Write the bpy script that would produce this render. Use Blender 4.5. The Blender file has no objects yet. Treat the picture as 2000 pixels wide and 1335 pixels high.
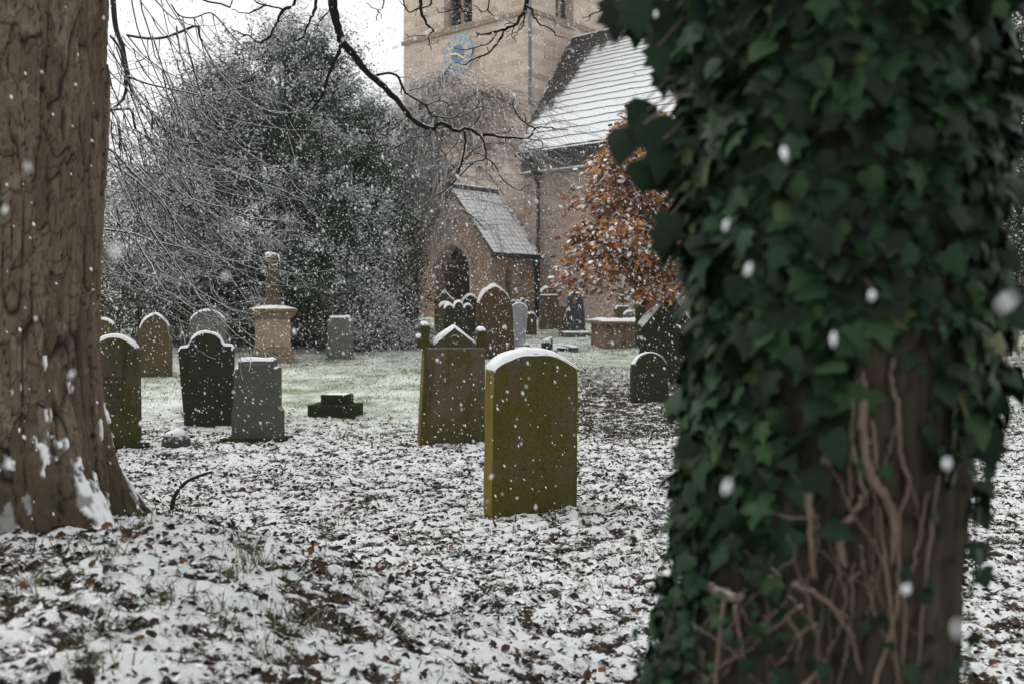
import bpy, bmesh, math, random
import numpy as np
from mathutils import Vector, Matrix
random.seed(7); rng = np.random.default_rng(7)
C = bpy.context.scene.collection
SC = bpy.context.scene
# ------------------------------------------------------------------ camera, sky, sun, exposure
F = 1944.0; HZ = 600.0; CAMZ = 1.6          # focal length and horizon in photo pixels (2000 wide)
cd = bpy.data.cameras.new('camera'); cam = bpy.data.objects.new('camera', cd); C.objects.link(cam)
cam.location = (0, 0, CAMZ); cam.rotation_euler = (math.radians(90), 0, 0)
cd.sensor_width = 36.0; cd.lens = 36.0*F/2000.0; cd.shift_y = (HZ-667.5)/2000.0
cd.clip_start = 0.05; cd.clip_end = 2000
cd.dof.use_dof = True; cd.dof.focus_distance = 8.6; cd.dof.aperture_fstop = 2.6
SC.camera = cam
W = bpy.data.worlds.new('World'); SC.world = W; W.use_nodes = True
wn = W.node_tree; wn.nodes.clear()
sky = wn.nodes.new('ShaderNodeTexSky'); sky.sky_type = 'NISHITA'; sky.sun_disc = False
SUN_EL, SUN_AZ = math.radians(48), math.radians(-62)      # azimuth clockwise from +Y (ahead)
sky.sun_elevation = SUN_EL; sky.sun_rotation = SUN_AZ; sky.air_density = 2.0; sky.dust_density = 6.0; sky.ozone_density = 1.0
hs = wn.nodes.new('ShaderNodeHueSaturation'); hs.inputs['Saturation'].default_value = 0.10
cl_ = wn.nodes.new('ShaderNodeMix'); cl_.data_type = 'RGBA'; cl_.inputs[0].default_value = 0.85; cl_.inputs[7].default_value = (4.75, 4.82, 4.80, 1)      # even cloud layer
bgn = wn.nodes.new('ShaderNodeBackground'); bgn.inputs['Strength'].default_value = 0.15
wo = wn.nodes.new('ShaderNodeOutputWorld')
wn.links.new(sky.outputs[0], hs.inputs['Color']); wn.links.new(hs.outputs[0], cl_.inputs[6]); wn.links.new(cl_.outputs[2], bgn.inputs[0]); wn.links.new(bgn.outputs[0], wo.inputs[0])
sl = bpy.data.lights.new('sun', 'SUN'); sl.energy = 0.75; sl.angle = math.radians(40); sl.color = (1.0, 0.97, 0.93)
so = bpy.data.objects.new('sun', sl); C.objects.link(so)
sdir = Vector((math.sin(SUN_AZ)*math.cos(SUN_EL), math.cos(SUN_AZ)*math.cos(SUN_EL), math.sin(SUN_EL)))
so.rotation_euler = sdir.to_track_quat('Z', 'Y').to_euler(); so.location = sdir*60
vs = SC.view_settings; vs.view_transform = 'Standard'; vs.look = 'None'; vs.exposure = 0.54; vs.gamma = 1.0
SC.cycles.max_bounces = 6; SC.cycles.diffuse_bounces = 3; SC.cycles.glossy_bounces = 2; SC.cycles.transmission_bounces = 2

# ------------------------------------------------------------------ helpers
def P(px, py, Y): return Vector(((px-1000)/F*Y, Y, CAMZ-(py-HZ)/F*Y))
def hash2(ix, iy, seed):
    n = (ix.astype(np.int64)*374761393 + iy.astype(np.int64)*668265263 + seed*974711) & 0xffffffff
    n = ((n ^ (n >> 13))*1274126177) & 0xffffffff
    return ((n ^ (n >> 16)) & 0xffff)/65535.0
def vnoise(x, y, seed=0):
    x = np.asarray(x, float); y = np.asarray(y, float)
    xi = np.floor(x); yi = np.floor(y); fx = x-xi; fy = y-yi
    fx = fx*fx*(3-2*fx); fy = fy*fy*(3-2*fy)
    a = hash2(xi, yi, seed); b = hash2(xi+1, yi, seed); c = hash2(xi, yi+1, seed); d = hash2(xi+1, yi+1, seed)
    return (a*(1-fx)+b*fx)*(1-fy)+(c*(1-fx)+d*fx)*fy
def fbm(x, y, o=3, seed=0):
    s = 0; a = 1; t = 0
    for i in range(o):
        s = s+a*vnoise(x*2**i, y*2**i, seed+i*17); t += a; a *= .5
    return s/t
def voro2(x, y, seed=0):
    """2-D cellular pattern: (distance to nearest border, cell random)"""
    xi = np.floor(x); yi = np.floor(y); f1 = np.full(x.shape, 9.); f2 = np.full(x.shape, 9.); cid = np.zeros(x.shape)
    for dx in (-1, 0, 1):
        for dy in (-1, 0, 1):
            cx = xi+dx; cy = yi+dy; px = cx+.15+.7*hash2(cx, cy, seed); py = cy+.15+.7*hash2(cx, cy, seed+1); d = np.hypot(px-x, py-y); r = hash2(cx, cy, seed+2)
            near = d < f1; f2 = np.where(near, f1, np.minimum(f2, d)); cid = np.where(near, r, cid); f1 = np.where(near, d, f1)
    return f2-f1, cid
def sst(a, b, x):
    t = np.clip((x-a)/(b-a), 0, 1); return t*t*(3-2*t)
def tag(o, label=None, cat=None, group=None, kind=None):
    if label: o['label'] = label
    if cat: o['category'] = cat
    if group: o['group'] = group
    if kind: o['kind'] = kind
    return o
def empty(name, loc, label, cat, group=None, rot=(0, 0, 0)):
    o = bpy.data.objects.new(name, None); C.objects.link(o); o.location = loc; o.rotation_euler = rot
    o.empty_display_size = .2
    return tag(o, label, cat, group)
def link(name, me, mat, parent=None):
    o = bpy.data.objects.new(name, me); C.objects.link(o)
    if mat:
        for m in (mat if isinstance(mat, (list, tuple)) else [mat]): me.materials.append(m)
    if parent: o.parent = parent
    return o
class MB:
    def __init__(s): s.V = []; s.Q = []; s.T = []; s.n = 0; s.A = {}
    def add(s, V, Q=None, T=None, **A):
        V = np.asarray(V, float).reshape(-1, 3)
        if Q is not None and len(Q): s.Q.append(np.asarray(Q, np.int64).reshape(-1, 4)+s.n)
        if T is not None and len(T): s.T.append(np.asarray(T, np.int64).reshape(-1, 3)+s.n)
        s.V.append(V); s.n += len(V)
        for k, v in A.items(): s.A.setdefault(k, []).append(np.broadcast_to(np.asarray(v, float), (len(V),)))
    def box(s, x0, x1, y0, y1, z0, z1):
        V = [(x, y, z) for z in (z0, z1) for y in (y0, y1) for x in (x0, x1)]
        s.add(V, [(0, 2, 3, 1), (4, 5, 7, 6), (0, 1, 5, 4), (2, 6, 7, 3), (0, 4, 6, 2), (1, 3, 7, 5)])
    def tube(s, pts, rad, sides=5, caps=True):
        p = np.asarray(pts, float); n = len(p); r = np.broadcast_to(np.asarray(rad, float), (n,))
        t = np.gradient(p, axis=0); t /= np.linalg.norm(t, axis=1)[:, None]+1e-9
        ref = np.array([0.31, 0.27, 0.91]); ref = np.where(np.abs(t@ref)[:, None] > .95, np.array([1., 0, 0]), ref)
        a = np.cross(t, ref); a /= np.linalg.norm(a, axis=1)[:, None]+1e-9; b = np.cross(t, a)
        ph = np.arange(sides)*2*math.pi/sides
        V = p[:, None]+r[:, None, None]*(np.cos(ph)[None, :, None]*a[:, None]+np.sin(ph)[None, :, None]*b[:, None])
        i = np.arange(n-1)[:, None]*sides; k = np.arange(sides)[None]; k2 = (k+1) % sides
        Q = np.stack([i+k, i+k2, i+sides+k2, i+sides+k], -1).reshape(-1, 4)
        T = []
        if caps and sides > 2:
            for q in range(1, sides-1):
                T += [(0, q+1, q), ((n-1)*sides, (n-1)*sides+q, (n-1)*sides+q+1)]
        s.add(V.reshape(-1, 3), Q, T)
    def build(s, name, mat, parent=None, smooth=False, uv=None):
        V = np.concatenate(s.V) if s.V else np.zeros((0, 3))
        Q = np.concatenate(s.Q) if s.Q else np.zeros((0, 4), np.int64)
        T = np.concatenate(s.T) if s.T else np.zeros((0, 3), np.int64)
        me = bpy.data.meshes.new(name)
        me.vertices.add(len(V)); me.vertices.foreach_set('co', V.astype(np.float32).ravel())
        nl = len(Q)*4+len(T)*3; me.loops.add(nl)
        me.loops.foreach_set('vertex_index', np.concatenate([Q.ravel(), T.ravel()]).astype(np.int32))
        me.polygons.add(len(Q)+len(T))
        ls = np.concatenate([np.arange(len(Q))*4, len(Q)*4+np.arange(len(T))*3]).astype(np.int32)
        me.polygons.foreach_set('loop_start', ls)
        if smooth: me.polygons.foreach_set('use_smooth', np.ones(len(ls), bool))
        for k, lst in s.A.items():
            a = np.concatenate(lst)
            if len(a) == len(V):
                at = me.attributes.new(k, 'FLOAT', 'POINT'); at.data.foreach_set('value', a.astype(np.float32))
        me.update(calc_edges=True)
        if not smooth: me.shade_flat() if hasattr(me, 'shade_flat') else None
        return link(name, me, mat, parent)
def smooth_path(pts, n=6):
    """Catmull-Rom through pts (k,m) -> denser"""
    p = np.asarray(pts, float)
    if len(p) < 3: 
        t = np.linspace(0, 1, n+1)[:, None]; return p[0]*(1-t)+p[-1]*t
    q = np.vstack([2*p[0]-p[1], p, 2*p[-1]-p[-2]]); out = []
    for i in range(1, len(q)-2):
        for u in np.arange(n)/n:
            out.append(.5*((2*q[i])+(-q[i-1]+q[i+1])*u+(2*q[i-1]-5*q[i]+4*q[i+1]-q[i+2])*u*u+(-q[i-1]+3*q[i]-3*q[i+1]+q[i+2])*u**3))
    out.append(p[-1]); return np.array(out)
def unit(v): return v/(np.linalg.norm(v, axis=-1, keepdims=True)+1e-9)
def instances(mb, tmpl, tf, pos, nrm, dr, size, quads=True, **A):
    """many copies of a small leaf shape: x=width, y=along dr, z=along nrm"""
    tmpl = np.asarray(tmpl, float); n = len(pos); k = len(tmpl)
    nrm = unit(nrm); y = unit(dr-(dr*nrm).sum(-1, keepdims=True)*nrm); x = np.cross(y, nrm)
    sz = np.broadcast_to(np.asarray(size, float), (n,))[:, None, None]
    V = pos[:, None]+sz*(tmpl[None, :, :1]*x[:, None]+tmpl[None, :, 1:2]*y[:, None]+tmpl[None, :, 2:]*nrm[:, None])
    f = np.asarray(tf); Fc = (f[None]+np.arange(n)[:, None, None]*k).reshape(-1, f.shape[1])
    At = {a: np.repeat(v, k) for a, v in A.items()}
    if f.shape[1] == 4: mb.add(V.reshape(-1, 3), Fc, None, **At)
    else: mb.add(V.reshape(-1, 3), None, Fc, **At)
def rdir(n):
    v = rng.normal(size=(n, 3)); return unit(v)

# ------------------------------------------------------------------ ground height (world metres)
GY = np.array([-60, 12.2, 13.5, 16, 18, 20, 25, 28, 32, 60, 400]); GZ = np.array([0, 0, .09, .29, .45, .60, 1.0, 1.2, 1.3, 1.6, 2.0])
def ground(x, y):
    x = np.asarray(x, float); y = np.asarray(y, float)
    z = sum(np.interp(y+o, GY, GZ) for o in (-.8, -.4, 0, .4, .8))/5
    m = .60*(1-sst(-1.75, .5, x))*(1-sst(4.7, 6.3, y))*sst(-3, 0, y)          # bank round the left tree
    z = z+m+.05*sst(-.1, .5, x)*sst(6.6, 7.6, y)*(1-sst(8.0, 9.5, y))*(1-sst(1.2, 2.4, x))
    z = z+.35*sst(5, 12, x)*sst(6, 14, y)
    return z+.05*(fbm(x*.55+40, y*.55+9, 2, 5)-.5)
def hit(px, py):
    ys = np.linspace(2, 45, 4301); xs = (px-1000)/F*ys; zs = CAMZ-(py-HZ)/F*ys
    i = np.argmax(zs <= ground(xs, ys)); return Vector((xs[i], ys[i], float(ground(xs[i], ys[i]))))

# ------------------------------------------------------------------ materials
class G:
    def __init__(s, name, rough=.9, spec=.15):
        s.m = bpy.data.materials.new(name); s.m.use_nodes = True; s.nt = s.m.node_tree; s.b = s.nt.nodes['Principled BSDF']
        s.b.inputs['Roughness'].default_value = rough; s.b.inputs['Specular IOR Level'].default_value = spec
        s.tc = s.nt.nodes.new('ShaderNodeTexCoord'); s.obj = s.tc.outputs['Object']
    def n(s, t): return s.nt.nodes.new(t)
    def L(s, a, b): s.nt.links.new(a, b)
    def put(s, sock, v):
        if isinstance(v, bpy.types.NodeSocket): s.L(v, sock)
        elif isinstance(v, (tuple, list)) and len(v) == 3 and sock.type == 'RGBA': sock.default_value = (*v, 1)
        else: sock.default_value = v
    def vec(s, sc, src=None):
        m = s.n('ShaderNodeMapping'); s.L(src or s.obj, m.inputs[0]); m.inputs['Scale'].default_value = sc; return m.outputs[0]
    def noise(s, scale, detail=3, rough=.55, vec=None, dist=0):
        t = s.n('ShaderNodeTexNoise'); s.L(vec or s.obj, t.inputs['Vector']); t.inputs['Scale'].default_value = scale
        t.inputs['Detail'].default_value = detail; t.inputs['Roughness'].default_value = rough; t.inputs['Distortion'].default_value = dist
        return t.outputs[0]
    def voro(s, scale, vec=None, feature='F1', out='Distance'):
        t = s.n('ShaderNodeTexVoronoi'); s.L(vec or s.obj, t.inputs['Vector']); t.inputs['Scale'].default_value = scale; t.feature = feature
        return t.outputs[out]
    def math(s, op, a, b=0.0, clamp=False):
        t = s.n('ShaderNodeMath'); t.operation = op; t.use_clamp = clamp; s.put(t.inputs[0], a); s.put(t.inputs[1], b); return t.outputs[0]
    def ss(s, a, lo, hi):
        t = s.n('ShaderNodeMapRange'); t.interpolation_type = 'SMOOTHSTEP'; s.put(t.inputs[0], a); t.inputs[1].default_value = lo; t.inputs[2].default_value = hi
        return t.outputs[0]
    def mix(s, f, a, b):
        t = s.n('ShaderNodeMix'); t.data_type = 'RGBA'; s.put(t.inputs[0], f); s.put(t.inputs[6], a); s.put(t.inputs[7], b); return t.outputs[2]
    def ramp(s, f, stops):
        t = s.n('ShaderNodeValToRGB'); s.put(t.inputs[0], f); e = t.color_ramp.elements
        while len(e) < len(stops): e.new(.5)
        for i, (p, c) in enumerate(stops): e[i].position = p; e[i].color = (*c, 1)
        return t.outputs[0]
    def attr(s, name):
        t = s.n('ShaderNodeAttribute'); t.attribute_name = name; return t.outputs['Fac']
    def nz(s):
        g = s.n('ShaderNodeNewGeometry'); x = s.n('ShaderNodeSeparateXYZ'); s.L(g.outputs['Normal'], x.inputs[0]); return x.outputs[2]
    def bump(s, h, dist=.01, strength=1.0):
        t = s.n('ShaderNodeBump'); s.put(t.inputs['Height'], h); t.inputs['Distance'].default_value = dist; t.inputs['Strength'].default_value = strength
        s.L(t.outputs[0], s.b.inputs['Normal']); return t
    def col(s, c): s.put(s.b.inputs['Base Color'], c); return s.m
SNOW = (.80, .81, .83)
def snow_over(g, c, lo, hi, k=.5, scale=30, extra=None, smax=1.0):
    f = g.math('ADD', g.nz(), g.math('MULTIPLY', g.math('SUBTRACT', g.noise(scale, 3), .5), k))
    if extra is not None: f = g.math('ADD', f, extra)
    f = g.ss(f, lo, hi)
    if smax < 1: f = g.math('MULTIPLY', f, smax)
    return g.mix(f, c, SNOW)
def m_snow():
    g = G('snow', .75, .1); n = g.noise(60, 4); g.bump(n, .01, .6)
    return g.col(g.ramp(g.noise(18, 3), [(0, (.70, .71, .73)), (.5, SNOW), (1, (.84, .85, .86))]))
def m_stone(name, base, moss, amt=.5, streak=.5, dark=.4, side=None, snow=True, speck=.15, stretch=3.5):
    base = tuple(x*.62 for x in base); moss = tuple(x*.60 for x in moss); side = tuple(x*.6 for x in side) if side else None
    g = G(name, .92, .12)
    ob = g.n('ShaderNodeObjectInfo'); add = g.n('ShaderNodeVectorMath'); add.operation = 'ADD'; g.L(g.obj, add.inputs[0])
    cb = g.n('ShaderNodeCombineXYZ'); r = g.math('MULTIPLY', ob.outputs['Random'], 37.0)
    for i in range(3): g.L(r, cb.inputs[i])
    g.L(cb.outputs[0], add.inputs[1]); v = add.outputs[0]
    big = g.noise(2.6, 4, .6, v); fine = g.noise(45, 5, .7, v); sv = g.vec((9, 9, 9/stretch/2.2), v); st = g.noise(1.0, 4, .65, sv)
    c = g.mix(g.ss(fine, .3, .75), tuple(x*.72 for x in base), tuple(min(1, x*1.25) for x in base))
    mf = g.ss(g.math('ADD', g.math('MULTIPLY', big, .6), g.math('MULTIPLY', st, .4)), .62-amt*.5, .80-amt*.5)
    mossc = g.mix(g.ss(fine, .3, .7), tuple(x*.65 for x in moss), tuple(x*1.3 for x in moss))
    c = g.mix(mf, c, mossc)
    df = g.math('MULTIPLY', g.ss(st, .52, .72), dark); c = g.mix(df, c, tuple(x*.30 for x in base))
    d2 = g.math('MULTIPLY', g.ss(g.noise(7, 5, .7, v), .55, .72), streak*.8); c = g.mix(d2, c, tuple(x*.45 for x in moss))
    c = g.mix(g.math('MULTIPLY', g.ss(g.voro(60, v), .25, .12), speck), c, (.40, .39, .34))
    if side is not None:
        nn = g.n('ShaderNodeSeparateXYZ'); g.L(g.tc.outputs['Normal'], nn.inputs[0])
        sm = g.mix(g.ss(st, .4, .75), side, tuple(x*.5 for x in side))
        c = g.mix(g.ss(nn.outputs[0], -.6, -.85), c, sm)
    if snow: c = snow_over(g, c, .45, .75, .7, 40)
    g.bump(g.math('ADD', g.math('MULTIPLY', fine, .5), big), .012, .8)
    return g.col(c)
def m_leaf(name, cols, lo=.35, hi=.7, k=.6, scale=14, rough=.6, spec=.3, sk=.8, smax=1.0):
    g = G(name, rough, spec); c = g.ramp(g.attr('rnd'), cols)
    ex = g.math('MULTIPLY', g.math('SUBTRACT', g.attr('snow'), .5), sk)
    c = snow_over(g, c, lo, hi, k, scale, ex, smax)
    return g.col(c)
def m_bark(name, c0, c1, c2, lo=.3, hi=.6, stretch=5, sc=10, snow=True, k=.5):
    g = G(name, .95, .1); v = g.vec((sc, sc, sc/stretch)); n = g.noise(1, 5, .65, v, .6); f = g.noise(70, 4, .7)
    c = g.ramp(n, [(.25, c0), (.5, c1), (.75, c2)]); c = g.mix(g.math('MULTIPLY', f, .5), c, tuple(x*.5 for x in c1))
    if snow: c = snow_over(g, c, lo, hi, k, 25)
    g.bump(g.math('ADD', n, g.math('MULTIPLY', f, .3)), .02, .8)
    return g.col(c)
def m_flat(name, c, rough=.8, spec=.2, var=.25, sc=8):
    g = G(name, rough, spec); return g.col(g.mix(g.noise(sc, 4, .6), tuple(x*(1-var) for x in c), tuple(min(1, x*(1+var)) for x in c)))
MS = m_snow()
# ------------------------------------------------------------------ ground
def axis(lo, hi, segs):
    """segs: list of (to, step)"""
    a = [lo]
    for to, st in segs:
        n = max(1, int(round((to-a[-1])/st))); a += list(np.linspace(a[-1], to, n+1)[1:])
    return np.array(a)
gx = axis(-400, 400, [(-60, 60), (-16, 2), (-7, .25), (-4.6, .08), (4.6, .026), (7, .08), (16, .25), (60, 2), (400, 60)])
gy = axis(-120, 600, [(-20, 20), (1.2, 1), (2.6, .08), (9.5, .026), (15, .045), (26, .12), (40, .5), (80, 4), (600, 60)])
X, Yg = np.meshgrid(gx, gy)
def lumps(x, y):
    a = vnoise(x/.075, y/.075, 11); b = vnoise(x/.034+9, y/.034, 12); c = vnoise(x/.25, y/.25, 13)
    return .5*a+.33*b+.17*c
H = lumps(X, Yg)
near = (1-sst(11.5, 15, Yg))
brown = sst(.45, 1.0, X)*(1-sst(3.0, 5.5, X))*sst(11.5, 12.6, Yg)*(1-sst(15.5, 18.5, Yg+1.2*(fbm(X, Yg, 2, 77)-.5)))
GZn = sst(12.2, 14.5, Yg+1.5*(fbm(X*.8, Yg*.8, 2, 21)-.5))
GZn = np.clip(GZn-brown, 0, 1)
Zg = ground(X, Yg)+(H-.5)*(.062*near+.02)*(np.abs(X) < 30)
nx, ny = len(gx), len(gy)
ii = (np.arange(ny-1)[:, None]*nx+np.arange(nx-1)[None]).ravel()
mb = MB(); mb.add(np.stack([X, Yg, Zg], -1).reshape(-1, 3), np.stack([ii, ii+1, ii+nx+1, ii+nx], -1), None, h=H.ravel(), gz=GZn.ravel(), bz=brown.ravel())
g = G('snowy ground', .9, .1)
h = g.attr('h'); gz = g.attr('gz'); bz = g.attr('bz')
n1 = g.noise(28, 4, .65); n2 = g.noise(75, 3, .6); n3 = g.noise(1.3, 3, .5)
soil = g.ramp(n2, [(.25, (.012, .010, .008)), (.5, (.035, .026, .018)), (.68, (.07, .045, .028)), (.8, (.05, .06, .022))])
mask = g.math('ADD', g.math('ADD', g.math('MULTIPLY', h, .46), g.math('MULTIPLY', n1, .34)), g.math('MULTIPLY', g.noise(95, 3, .6), .20))
mask = g.math('ADD', mask, g.math('MULTIPLY', g.math('SUBTRACT', n3, .5), .07))
mask = g.math('SUBTRACT', mask, g.math('MULTIPLY', bz, .07))
snowf = g.ss(mask, .446, .502)
snowc = g.mix(n2, (.60, .61, .62), (.79, .80, .80))
cn = g.mix(snowf, soil, snowc)
grass = g.ramp(n2, [(.25, (.075, .10, .035)), (.6, (.16, .195, .085)), (.8, (.11, .14, .05))])
gm = g.math('ADD', g.math('MULTIPLY', g.noise(55, 4, .7), .52), g.math('MULTIPLY', g.noise(1.6, 5, .65), .48))
cg = g.mix(g.ss(gm, .39, .58), grass, (.74, .77, .73))
g.bump(n2, .012, .7)
g.col(g.mix(gz, cn, cg))
gr = mb.build('ground', g.m, smooth=True); tag(gr, 'churchyard ground of thin broken snow over dead leaves and grass', 'ground', kind='structure')

# ------------------------------------------------------------------ leaf litter (real curled leaves in the snow)
def gtop(x, y): return ground(x, y)+(lumps(x, y)-.5)*(.062*(1-sst(11.5, 15, y))+.02)
N = 104000
yy = 2.6+rng.random(N)**.95*11.6; xx = (rng.random(N)*2-1)*(.60*yy+1.1)
N2 = 9000; y2 = 11.5+rng.random(N2)*7; x2 = .4+rng.random(N2)*3.8
yy = np.concatenate([yy, y2]); xx = np.concatenate([xx, x2])
N3 = 9000; y3 = 11+rng.random(N3)*9; x3 = y3*(.47+rng.random(N3)*.16)
yy = np.concatenate([yy, y3]); xx = np.concatenate([xx, x3])
keep = (rng.random(len(xx)) < .50+.60*sst(.3, .65, fbm(xx*2.2, yy*2.2, 3, 41)))
keep &= ~((yy > 12.3) & (xx < .4) & (rng.random(len(xx)) > (14.5-yy)/2.6))
xx, yy = xx[keep], yy[keep]; n = len(xx)
pos = np.stack([xx, yy, gtop(xx, yy)+.004], -1)
nr = np.stack([rng.normal(size=n)*.55, rng.normal(size=n)*.55, np.ones(n)], -1)
dr = rng.normal(size=(n, 3)); dr[:, 2] *= .3
LT = [(-.12, 0, 0), (.12, 0, 0), (-.42, .3, .12), (.02, .33, -.03), (.44, .28, .16), (-.36, .66, .2), (0, .68, .02), (.34, .7, .1), (0, 1.02, .14)]
LQ = [(0, 1, 3, 2), (1, 4, 3, 3), (2, 3, 6, 5), (3, 4, 7, 6), (5, 6, 8, 8), (6, 7, 8, 8)]
LTri = [(0, 1, 3), (0, 3, 2), (1, 4, 3), (2, 3, 6), (2, 6, 5), (3, 4, 7), (3, 7, 6), (5, 6, 8), (6, 7, 8)]
mb = MB(); instances(mb, LT, LTri, pos, nr, dr, .012+.038*rng.random(n)**2.2, rnd=rng.random(n), snow=rng.random(n))
n = 230; y_ = 3+rng.random(n)*11; x_ = (rng.random(n)*2-1)*(.57*y_+.5); instances(mb, [(a*1.1, b*(1+.15*(i % 2)), c*1.6) for i, (a, b, c) in enumerate(LT)], LTri, np.stack([x_, y_, gtop(x_, y_)+.010], -1), np.stack([rng.normal(size=n)*.5, rng.normal(size=n)*.5-.25, np.ones(n)], -1), rng.normal(size=(n, 3))*[1, 1, .2], .040+.025*rng.random(n), rnd=.78+.2*rng.random(n), snow=.2+.5*rng.random(n))
ml = m_leaf('fallen leaf', [(0, (.010, .008, .007)), (.45, (.022, .016, .013)), (.80, (.04, .024, .016)), (.94, (.085, .042, .022)), (.99, (.22, .09, .035))], .70, .92, .55, 45, .7, .2, .35)
tag(mb.build('leaf_litter', ml), 'dark brown fallen leaves poking through thin snow all over the churchyard', 'leaves', kind='stuff')

# ------------------------------------------------------------------ grass tufts and lawn blades
mb = MB()
def blades(x, y, hgt, lean=.45):
    n = len(x); b = np.stack([x, y, gtop(x, y)-.01], -1); a = rng.random(n)*6.283
    side = np.stack([np.cos(a), np.sin(a), np.zeros(n)], -1)*(.0022+.0016*rng.random(n))[:, None]*np.maximum(1, y/8)[:, None]
    tip = np.stack([rng.normal(size=n)*lean, rng.normal(size=n)*lean, np.ones(n)], -1)*hgt[:, None]
    V = np.stack([b-side, b+side, b+tip*.55+side*.6, b+tip*.55-side*.6, b+tip+np.array([0, 0, -.25])*hgt[:, None]*rng.random(n)[:, None]], 1)
    i = np.arange(n)[:, None]*5
    mb.add(V.reshape(-1, 3), (i+np.array([[0, 1, 2, 3]])), (i+np.array([[3, 2, 4]])), rnd=np.repeat(rng.random(n), 5), snow=np.repeat(rng.random(n), 5))
tufts = [(480, 1085, 50, 60), (455, 1120, 40, 40), (600, 1225, 70, 60), (505, 1110, 40, 30), (215, 1090, 30, 30), (560, 1215, 40, 40), (420, 1200, 40, 30), (640, 1020, 40, 40), (700, 1150, 50, 30), (335, 1010, 60, 90),
         (270, 1030, 35, 30), (130, 1080, 60, 25), (330, 1180, 50, 30), (780, 1230, 60, 30), (960, 1010, 30, 30), (985, 1005, 20, 30), (1110, 1000, 20, 15), (520, 1280, 60, 40), (200, 1240, 50, 30), (60, 1150, 40, 40), (1000, 1130, 40, 20), (1180, 1160, 60, 25), (860, 1080, 30, 20), (1240, 1100, 40, 30), (1950, 1000, 50, 30), (150, 1300, 60, 40)]
for px, py, sp, nb in tufts:
    p = hit(px, py); s = sp*p.y/F*.6; k = nb
    blades(p.x+rng.normal(size=k)*s, p.y+rng.normal(size=k)*s*1.1, (.05+.07*rng.random(k)))
k = 3200; y_ = 2.7+rng.random(k)*9.5; x_ = (rng.random(k)*2-1)*(.57*y_+.5); kp = fbm(x_*1.1, y_*1.1, 3, 90) > .5
blades(x_[kp], y_[kp], .03+.05*rng.random(kp.sum()))
k = 60000; y_ = 12.2+rng.random(k)**1.3*17; x_ = (rng.random(k)*2-1)*(.57*y_+.5)
kp = fbm(x_*.9, y_*.9, 3, 33)+.25*rng.random(k) > .55; blades(x_[kp], y_[kp], .025+.04*rng.random(kp.sum()), .7)
mg = m_leaf('grass', [(0, (.035, .06, .016)), (.5, (.075, .10, .03)), (.8, (.13, .14, .05)), (1, (.22, .17, .09))], .72, .9, .5, 30, .6, .2, .6)
tag(mb.build('grass', mg), 'short green and straw coloured grass standing out of the snow', 'grass', kind='stuff')
# ------------------------------------------------------------------ gravestone builders
def arc(cx, cz, rx, rz, a0, a1, n=14):
    return [(cx+rx*math.cos(math.radians(a)), cz+rz*math.sin(math.radians(a))) for a in np.linspace(a0, a1, n)]
def pr_segment(w, h, rise=.14, cr=.05):
    r = rise*w; s = h-r; pts = []
    for i in range(21):
        x = -1+i/10.0; pts.append((x*w/2*.985, s+r*(1-abs(x)**2.2)))
    return [(-w/2, s-cr)]+pts+[(w/2, s-cr)]
def pr_round(w, h, k=1.0): return arc(0, h-w/2*k, w/2, w/2*k, 180, 0, 21)
def pr_pointed(w, h, k=1.0):
    rr = w*k; z0 = h-math.sqrt(max(rr*rr-(rr-w/2)**2, 1e-4)); L = []
    a1 = math.degrees(math.acos((rr-w/2)/rr))
    L = [(-w/2+rr-rr*math.cos(math.radians(a)), z0+rr*math.sin(math.radians(a))) for a in np.linspace(0, a1, 11)]
    return L+[(-x, z) for x, z in L[-2::-1]]
def pr_gable(w, h, rise): return [(-w/2, h-rise), (0, h), (w/2, h-rise)]
def pr_shoulder(w, h, rw=.62, drop=.16):
    r = w*rw/2; s = h-drop*w-r*.55
    return [(-w/2, s-.03), (-w/2+.03, s+.015), (-r-.02, s+.02)]+arc(0, s+.03, r, h-s-.03, 172, 8, 17)+[(r+.02, s+.02), (w/2-.03, s+.015), (w/2, s-.03)]
def pr_flat(w, h, nx=.0, nz=.0):
    if nx <= 0: return [(-w/2, h), (w/2, h)]
    return [(-w/2, h-nz), (-w/2+nx, h-nz), (-w/2+nx, h), (w/2-nx, h), (w/2-nx, h-nz), (w/2, h-nz)]
def pr_bumps(w, h, n=3, d=.06):
    L = [(-w/2, h-d*2.2)]
    for i in range(n):
        c = -w/2+w*(i+.5)/n; top = h if i == n//2 else h-d*.8
        L += arc(c, top-d*1.3, w/n/2*.93, d*1.3, 168, 12, 9)
    return L+[(w/2, h-d*2.2)]
def pr_ogee(w, h, r=.2):
    L = []
    for i in range(13):
        t = i/12; L.append((-w/2+t*w/2, h-r+r*(t*t*(3-2*t)*.75+.25*t**4)))
    return L+[(-x, z) for x, z in L[-2::-1]]
def prism_mesh(pts, y0, y1, bev=.008):
    bm = bmesh.new()
    a = [bm.verts.new((x, y0, z)) for x, z in pts]; b = [bm.verts.new((x, y1, z)) for x, z in pts]
    n = len(pts); bm.faces.new(a[::-1] if False else a); bm.faces.new(b[::-1])
    for i in range(n): bm.faces.new((a[i], b[i], b[(i+1) % n], a[(i+1) % n]))
    bmesh.ops.recalc_face_normals(bm, faces=bm.faces)
    if bev > 0:
        es = [e for e in bm.edges if (abs(e.verts[0].co.y-e.verts[1].co.y) < 1e-6) or e.calc_face_angle(0) > .6]
        bmesh.ops.bevel(bm, geom=es, offset=bev, segments=2, affect='EDGES', clamp_overlap=True, profile=.6)
    return bm
def bm_obj(name, bm, mat, parent=None, smooth=False):
    me = bpy.data.meshes.new(name); bm.to_mesh(me); bm.free()
    if smooth: me.polygons.foreach_set('use_smooth', np.ones(len(me.polygons), bool))
    return link(name, me, mat, parent)
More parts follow.
